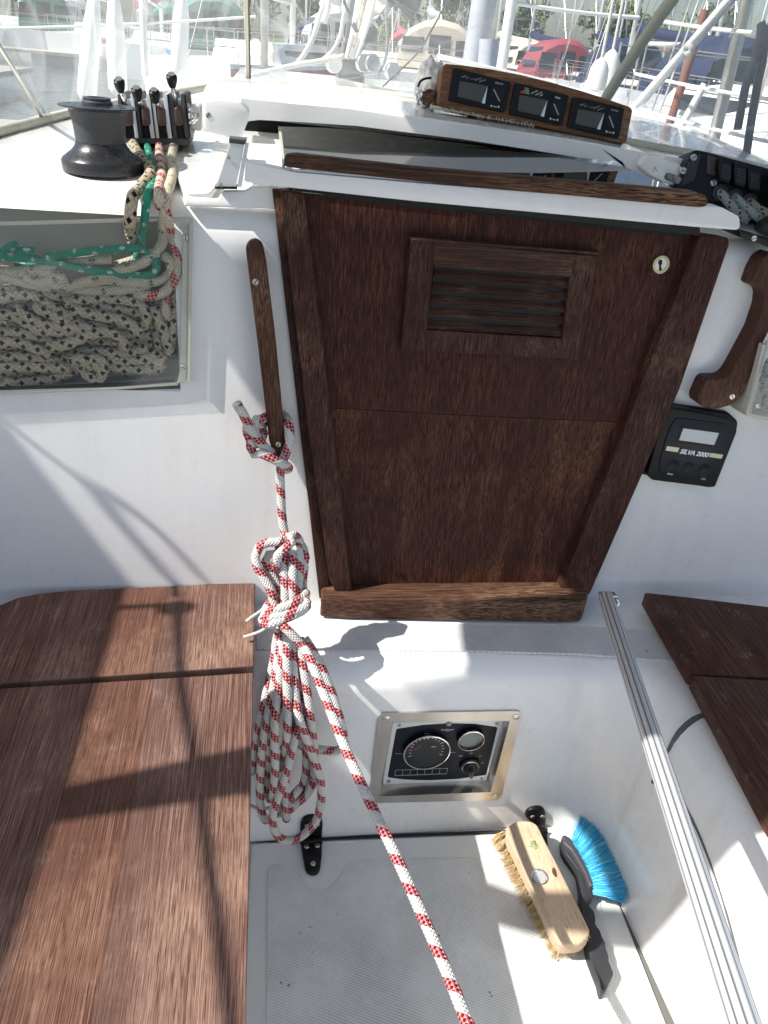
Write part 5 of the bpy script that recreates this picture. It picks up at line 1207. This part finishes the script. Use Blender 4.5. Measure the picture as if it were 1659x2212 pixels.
# ================================================================== MARINA
WATER=mat('harbour_water',(.10,.12,.12),.12); q=NB(WATER); nn_=q.noise(q.coord(),1.6,4,.6,.5); q.bump(nn_,.45,.12)
bm=bmesh.new(); vs=[bm.verts.new(p) for p in ((-400,-200,-.45),(400,-200,-.45),(400,700,-.45),(-400,700,-.45))]; bm.faces.new(vs); tag(finish('water',bm,WATER),kind='structure')
PLK=mat('grey_planks',(.34,.32,.29),.8); q=NB(PLK); s_=q.n('ShaderNodeSeparateXYZ'); q.l(q.coord(),s_.inputs[0]); fr0=q.math('FRACT',q.math('MULTIPLY',s_.outputs[0],6.5)); q.l(q.mix(q.ramp(fr0,[(.0,.0),(.08,1.0)]),(.06,.055,.05),(.36,.34,.31)),q.b.inputs['Base Color'])
def pontoon(c,s,lab,rz=0):
    t=thing('pontoon',c,lab,'pontoon'); bm=bmesh.new(); box(bm,(0,0,-.06),(s[0],s[1],.12)); 
    bmesh.ops.rotate(bm,cent=(0,0,0),matrix=Matrix.Rotation(rz,3,'Z'),verts=bm.verts); bmesh.ops.translate(bm,verts=bm.verts,vec=c); finish('deck_planks',bm,PLK,t)
    bm=bmesh.new()
    for k in range(int(s[0]/4)): box(bm,(-s[0]/2+2+k*4,0,-.35),(1.6,s[1]*.8,.45))
    bmesh.ops.rotate(bm,cent=(0,0,0),matrix=Matrix.Rotation(rz,3,'Z'),verts=bm.verts); bmesh.ops.translate(bm,verts=bm.verts,vec=c); finish('floats',bm,GREYP,t)
pontoon((-2,11.5,.12),(26,2.2),'planked pontoon crossing ahead of the bow')
pontoon((4,40,.12),(70,2.0),'far planked pontoon behind the first row of boats')
pontoon((-9,19,.12),(5,14),'grey pontoon running away in the left window')
HULLW=gel('boat_white',(.80,.80,.78),.3,.15); WIN=mat('dark_window',(.03,.035,.045),.08)
def cmat(n,c): 
    if n not in MATS: MATS[n]=mat(n,c,.75)
    return MATS[n]
RED=cmat('red_canvas',(.34,.06,.075)); BLUE=cmat('navy_canvas',(.015,.025,.075)); TAN=cmat('tan_canvas',(.66,.56,.44)); GREENC=cmat('green_canvas',(.06,.20,.16)); BLUEC=cmat('mid_blue_canvas',(.08,.18,.42)); GRYC=cmat('grey_canvas_cover',(.40,.42,.44)); REDH=cmat('red_hull_stripe',(.42,.03,.04)); DKC=cmat('charcoal_canvas',(.05,.055,.06))
def sailboat(c,rz,L,B,F,canopy,cover,stripe,lab,mast_h=9.5,arch=True,group='moored sailing boats in the marina',ch=1.0):
    t=thing('moored_boat',c,lab,'boat',group); R=Matrix.Rotation(rz,3,'Z'); c=V(c)
    def W(p): return R@V(p)+c
    n=14; st=[]
    for i in range(n+1):
        s=i/n; hb=B/2*(.78+.22*math.sin(min(1,s/.45)*math.pi/2))*(1 if s<.45 else max(.015,1-((s-.45)/.55)**2.1)); sh=F*(1+.18*s*s); x=-L/2+L*s
        st.append((x,hb,sh))
    bm=bmesh.new(); rows=[]
    for x,hb,sh in st:
        sec=[(hb*.55,-.25),(hb*.86,.02),(hb*.95,sh*.35),(hb,sh*.80),(hb,sh*.93),(hb*.985,sh)]
        row=[bm.verts.new(W((x+ (.35 if x>L*.42 else 0)*(z/F),y,z))) for y,z in sec]+[bm.verts.new(W((x+(.35 if x>L*.42 else 0)*(z/F),-y,z))) for y,z in sec[::-1]]
        rows.append(row)
    for a,b in zip(rows,rows[1:]):
        for k in range(11):
            f_=bm.faces.new((a[k],b[k],b[k+1],a[k+1])); f_.material_index=1 if k in (3,7) else (2 if k in (0,10) else (0 if k!=5 else 0))
    bm.faces.new(rows[0]); bm.faces.new(rows[-1][::-1])
    finish('hull',bm,[HULLW,stripe,stripe],t,40)
    bm=bmesh.new()
    pr=[(-L*.22,.30,.16),(-L*.20,.34,.42),(.0,.33,.44),(L*.16,.26,.34),(L*.24,.18,.10)]
    ra=[[bm.verts.new(W((x,sy*B*w_*(1 if lv==0 else .86),F+ (0 if lv==0 else h)))) for lv,sy in ((0,1),(1,1),(1,-1),(0,-1))] for x,w_,h in pr]
    for a,b in zip(ra,ra[1:]):
        for k in range(3): bm.faces.new((a[k],b[k],b[k+1],a[k+1]))
    bm.faces.new(ra[0][::-1]); bm.faces.new(ra[-1]); finish('cabin',bm,HULLW,t)
    for sy in (1,-1):
        bm=bmesh.new(); box(bm,(0,0,0),(L*.26,.02,.16)); bmesh.ops.translate(bm,verts=bm.verts,vec=(-L*.03,sy*B*.312,F+.22)); bmesh.ops.transform(bm,matrix=Matrix.Translation(c)@R.to_4x4(),verts=bm.verts); finish('cabin_window',bm,WIN,t)
    if canopy:
        x0,x1=-L*.44,-L*.20; N=8; bm=bmesh.new(); rr=[]
        for x,hh in ((x0,1.35*ch),(x0+.25,1.55*ch),(x1-.3,1.5*ch),(x1+.35,.62)):
            rr.append([bm.verts.new(W((x,B*.40*math.cos(a),F+.05+hh*math.sin(a)**.7))) for a in [math.pi*k/N for k in range(N+1)]])
        for a,b in zip(rr,rr[1:]):
            for k in range(N): bm.faces.new((a[k],b[k],b[k+1],a[k+1]))
        bm.faces.new(rr[0]); cn=finish('canopy',bm,canopy,t,50)
        bm=bmesh.new()
        for y in (-.26,0,.26):
            w2=.21*B*.5; ys_=[y*B-w2,y*B+w2]; zt=F+1.12*ch-.35*abs(y); 
            vs=[bm.verts.new(W((x0-.02,yy,zz))) for yy,zz in ((ys_[0],F+.45),(ys_[1],F+.45),(ys_[1]*.97,zt),(ys_[0]*.97,zt))]; bm.faces.new(vs)
        for sy in (1,-1):
            vs=[bm.verts.new(W((x,sy*B*.40*math.cos(a)+sy*.03,F+.05+1.5*ch*math.sin(a)**.7+.01))) for x,a in ((x0+.3,.18),(x1-.4,.18),(x1-.4,.75),(x0+.3,.75))]; bm.faces.new(vs)
        finish('canopy_window',bm,WIN,cn)
    bm=bmesh.new(); tube(bm,[W((L*.08,0,F+.3)),W((L*.08,0,mast_h))],.075,8,smooth=False); finish('mast',bm,OFFW,t,True,rec=False)
    bm=bmesh.new(); tube(bm,[W((L*.06,0,F+1.35)),W((-L*.32,0,F+1.45))],.06,8,smooth=False); bo_=finish('boom',bm,OFFW,t,True,rec=False)
    bm=bmesh.new(); tube(bm,[W((L*.05,0,F+1.72)),W((-L*.1,0,F+1.58)),W((-L*.31,0,F+1.52))],.15,8,taper=lambda q_:1.15-.6*q_); finish('sail_cover',bm,cover,bo_,True,rec=False)
    bm=bmesh.new()
    for p,q_ in (((L*.49,0,F*1.18),(L*.08,0,mast_h-.4)),((-L*.49,0,F),(L*.08,0,mast_h)),((L*.06,B*.46,F),(L*.08,0,mast_h*.95)),((L*.06,-B*.46,F),(L*.08,0,mast_h*.95)),((L*.04,B*.46,F),(L*.08,.5,mast_h*.6)),((L*.04,-B*.46,F),(L*.08,-.5,mast_h*.6))):
        tube(bm,[W(p),W(q_)],.011,5,smooth=False)
    finish('rigging',bm,STEEL,t,rec=False)
    bm=bmesh.new()
    for sy in (1,-1):
        top=[]; 
        for k in range(7):
            s=.04+.92*k/6; x=-L/2+L*s; hb=B/2*(.78+.22*math.sin(min(1,s/.45)*math.pi/2))*(1 if s<.45 else max(.05,1-((s-.45)/.55)**2.1)); z=F*(1+.18*s*s)
            tube(bm,[W((x,sy*hb*.95,z)),W((x,sy*hb*.95,z+.6))],.014,5,smooth=False); top.append((x,sy*hb*.95,z))
        for dz in (.6,.3):
            for a,b in zip(top,top[1:]): tube(bm,[W((a[0],a[1],a[2]+dz)),W((b[0],b[1],b[2]+dz))],.008,4,smooth=False)
    for dz in (.6,.3): tube(bm,[W((-L*.47,B*.38,F+dz)),W((-L*.5,B*.3,F+dz)),W((-L*.5,-B*.3,F+dz)),W((-L*.47,-B*.38,F+dz))],.015,5)
    finish('guard_rail',bm,STEEL,t,rec=False)
    return t
WL=-.45
def at(px,D): p=far(px,D,WL); return (p.x,p.y,WL)
hp=math.pi/2
sailboat(at(120,47),hp+.1,9,2.9,1.25,GREENC,GREENC,BLUEC,'white boat with green canvas farthest left in the left window')
sailboat(at(235,44),hp-.15,9.5,3.0,1.3,None,BLUEC,REDH,'white boat with blue boom cover behind the pair of tall fenders')
sailboat(at(345,40),hp,9,2.9,1.2,None,RED,REDH,'white boat with red boom cover in the left window right of the tall fenders')
sailboat(at(450,34),hp+.1,10,3.1,1.3,GREENC,GRYC,BLUEC,'white boat with dark green canopy left of the window seam')
sailboat(at(605,23),hp-.5,8.5,2.8,1.3,None,BLUEC,REDH,'white boat with broad red stripe right of the left window seam')
sailboat(at(700,33),hp+.1,9,3.0,1.3,GRYC,GRYC,BLUEC,'white boat with grey canopy behind the mast foot ropes')
sailboat(at(810,30),hp,9.5,3.1,1.3,None,TAN,BLUEC,'white boat with tan boom cover right behind the dark strap')
sailboat(at(925,31),hp-.1,9.5,3.2,1.35,TAN,GRYC,REDH,'larger white boat with tan canopy and side windows left of the wide grey mast',ch=.85)
sailboat(at(1150,40),hp+.05,9.5,3.3,1.2,RED,BLUE,REDH,'white boat with red canopy and dark windows above the instrument pod')
sailboat(at(1290,33),hp-.05,9,3.1,1.2,BLUE,BLUE,BLUEC,'white boat with navy blue canopy behind the right end of the pod',ch=1.05)
sailboat(at(1385,25),hp+.25,9.5,3.4,1.2,BLUE,BLUE,BLUEC,'large navy covered boat crossing the right window seam',ch=1.0)
sailboat((5.6,8.6,WL),hp+.03,9.5,3.0,1.38,None,DKC,REDH,'white boat with red stripe moored close alongside at right',mast_h=11)
sailboat(at(1560,27),hp+.2,9.5,3.2,1.3,DKC,BLUE,BLUEC,'white boat with charcoal canopy in the upper right corner')
sailboat(at(1650,24),hp,9,3.1,1.3,GREENC,RED,BLUEC,'white boat with green canopy farthest right')
for i,px in enumerate((40,180,300,420,520,660,760,860,1010,1080,1230,1330,1440,1520,1620)):
    D=48+7*(i%3); cv=[BLUE,GRYC,RED,GREENC,TAN][i%5]
    nm=['navy','grey','red','green','tan'][i%5]
    where=['far left corner','left of the tall fenders','between the tall fender pair and the clutches','above the clutch levers','left of the window seam','right of the window seam','behind the mast foot','behind the dark strap','left of the wide mast','right of the wide mast','right of the red canopy','behind the navy canopy','at the right window seam','behind the lashed poles','far right corner'][i]
    sailboat(at(px,D),hp+random.uniform(-.2,.2),9.5,3.0,1.25,cv if i%2 else None,cv,BLUEC,'distant white boat with %s canvas, %s'%(nm,where),mast_h=10+i%3,group='distant boats across the harbour')
# white cloth cover of the boat alongside (bright tent at the right edge)
bm=bmesh.new()
P0=[(4.35,5.4),(4.4,7.2),(4.6,8.8)]; rows=[]
for (x,y),h in zip(P0,(.95,1.02,.85)):
    rows.append([bm.verts.new(p) for p in ((x,y,.96),(x+.25,y+.05,.96+h*.35),(x+.8,y+.1,.96+h*.5),(x+1.5,y+.1,.96+h*.35),(x+1.9,y,.96))])
for a,b in zip(rows,rows[1:]):
    for k in range(4): bm.faces.new((a[k],b[k],b[k+1],a[k+1]))
bm.faces.new(rows[0]); bm.faces.new(rows[-1][::-1])
tag(finish('boat_cover',bm,WCAN,None,False),'white tent shaped boat cover on the boat alongside at the right edge','boat cover')
# trees and shore
def shore():
    bm=bmesh.new(); N=60
    a=[];b=[]
    for k in range(N+1):
        x=-160+320*k/N; a.append(bm.verts.new((x,78+5*math.sin(k*.7),-.5))); b.append(bm.verts.new((x,300,1.5+math.sin(k)*.5)))
    for k in range(N): bm.faces.new((a[k],a[k+1],b[k+1],b[k]))
    g=mat('shore_grass',(.10,.14,.05),.9); tag(finish('ground',bm,g),kind='structure')
shore()
LEAF=[mat('leaf_light',(.16,.22,.06),.8),mat('leaf_mid',(.09,.14,.04),.8),mat('leaf_dark',(.04,.075,.025),.8)]
BARK=mat('bark',(.12,.09,.07),.9)
def tree(c,h,lab):
    t=thing('tree',c,lab,'tree','trees along the far shore'); c=V(c)
    bm=bmesh.new(); tube(bm,[c,c+V((.1,0,h*.3)),c+V((0,.1,h*.55))],.22,8,taper=lambda q_:1-.6*q_)
    for k in range(5):
        a=k*1.3; tube(bm,[c+V((0,0,h*.35)),c+V((math.cos(a)*h*.15,math.sin(a)*h*.15,h*.6))],.09,6,taper=lambda q_:1-.6*q_,smooth=False)
    finish('trunk',bm,BARK,t,rec=False)
    bm=bmesh.new(); cl=[(V((random.gauss(0,h*.17),random.gauss(0,h*.17),h*(.38+.55*random.random()))),h*random.uniform(.10,.19),random.randrange(3)) for _ in range(16)]
    for ctr,r,mi in cl:
        for _ in range(110):
            d=V((random.gauss(0,1),random.gauss(0,1),random.gauss(0,1))).normalized(); p=c+ctr+d*r*random.uniform(.5,1.1); s=h*.022*random.uniform(.7,1.4)
            u=V((random.gauss(0,1),random.gauss(0,1),random.gauss(0,1))).normalized(); v=u.orthogonal().normalized()
            f_=bm.faces.new([bm.verts.new(p+u*s*a+v*s*b) for a,b in ((-1,-.6),(1,-.6),(1.1,.6),(-.9,.6))]); f_.material_index=max(0,min(2,mi+random.choice((-1,0,0,1))))
    finish('crown',bm,LEAF,t,rec=False)
xs_=[-46,-38,-31,-24,-17,-9,-2,5,12,19,25,31,38,44,50,57,63]
for i,x in enumerate(xs_):
    tree((x+random.uniform(-2,2),86+random.uniform(-4,10),.2),random.uniform(6.0,8.5),'leafy green tree number on the far shore')
lbls=['leftmost leafy tree on the far shore','second leafy tree from the left on the far shore','third leafy tree from the left on the far shore','fourth leafy tree from the left on the far shore','fifth leafy tree from the left on the far shore','sixth leafy tree from the left on the far shore','leafy tree behind the left window seam','leafy tree behind the mast foot','leafy tree above the dark canvas corner','leafy tree left of the wide grey mast','leafy tree just right of the wide grey mast','leafy tree above the red canopy','leafy tree between the red and navy canopies','leafy tree above the navy canopy','leafy tree behind the right window seam','leafy tree behind the lashed poles','rightmost leafy tree on the far shore']
for o,l in zip([o for o in COL.objects if o.name.startswith('tree') and o.parent is None],lbls): o['label']=l
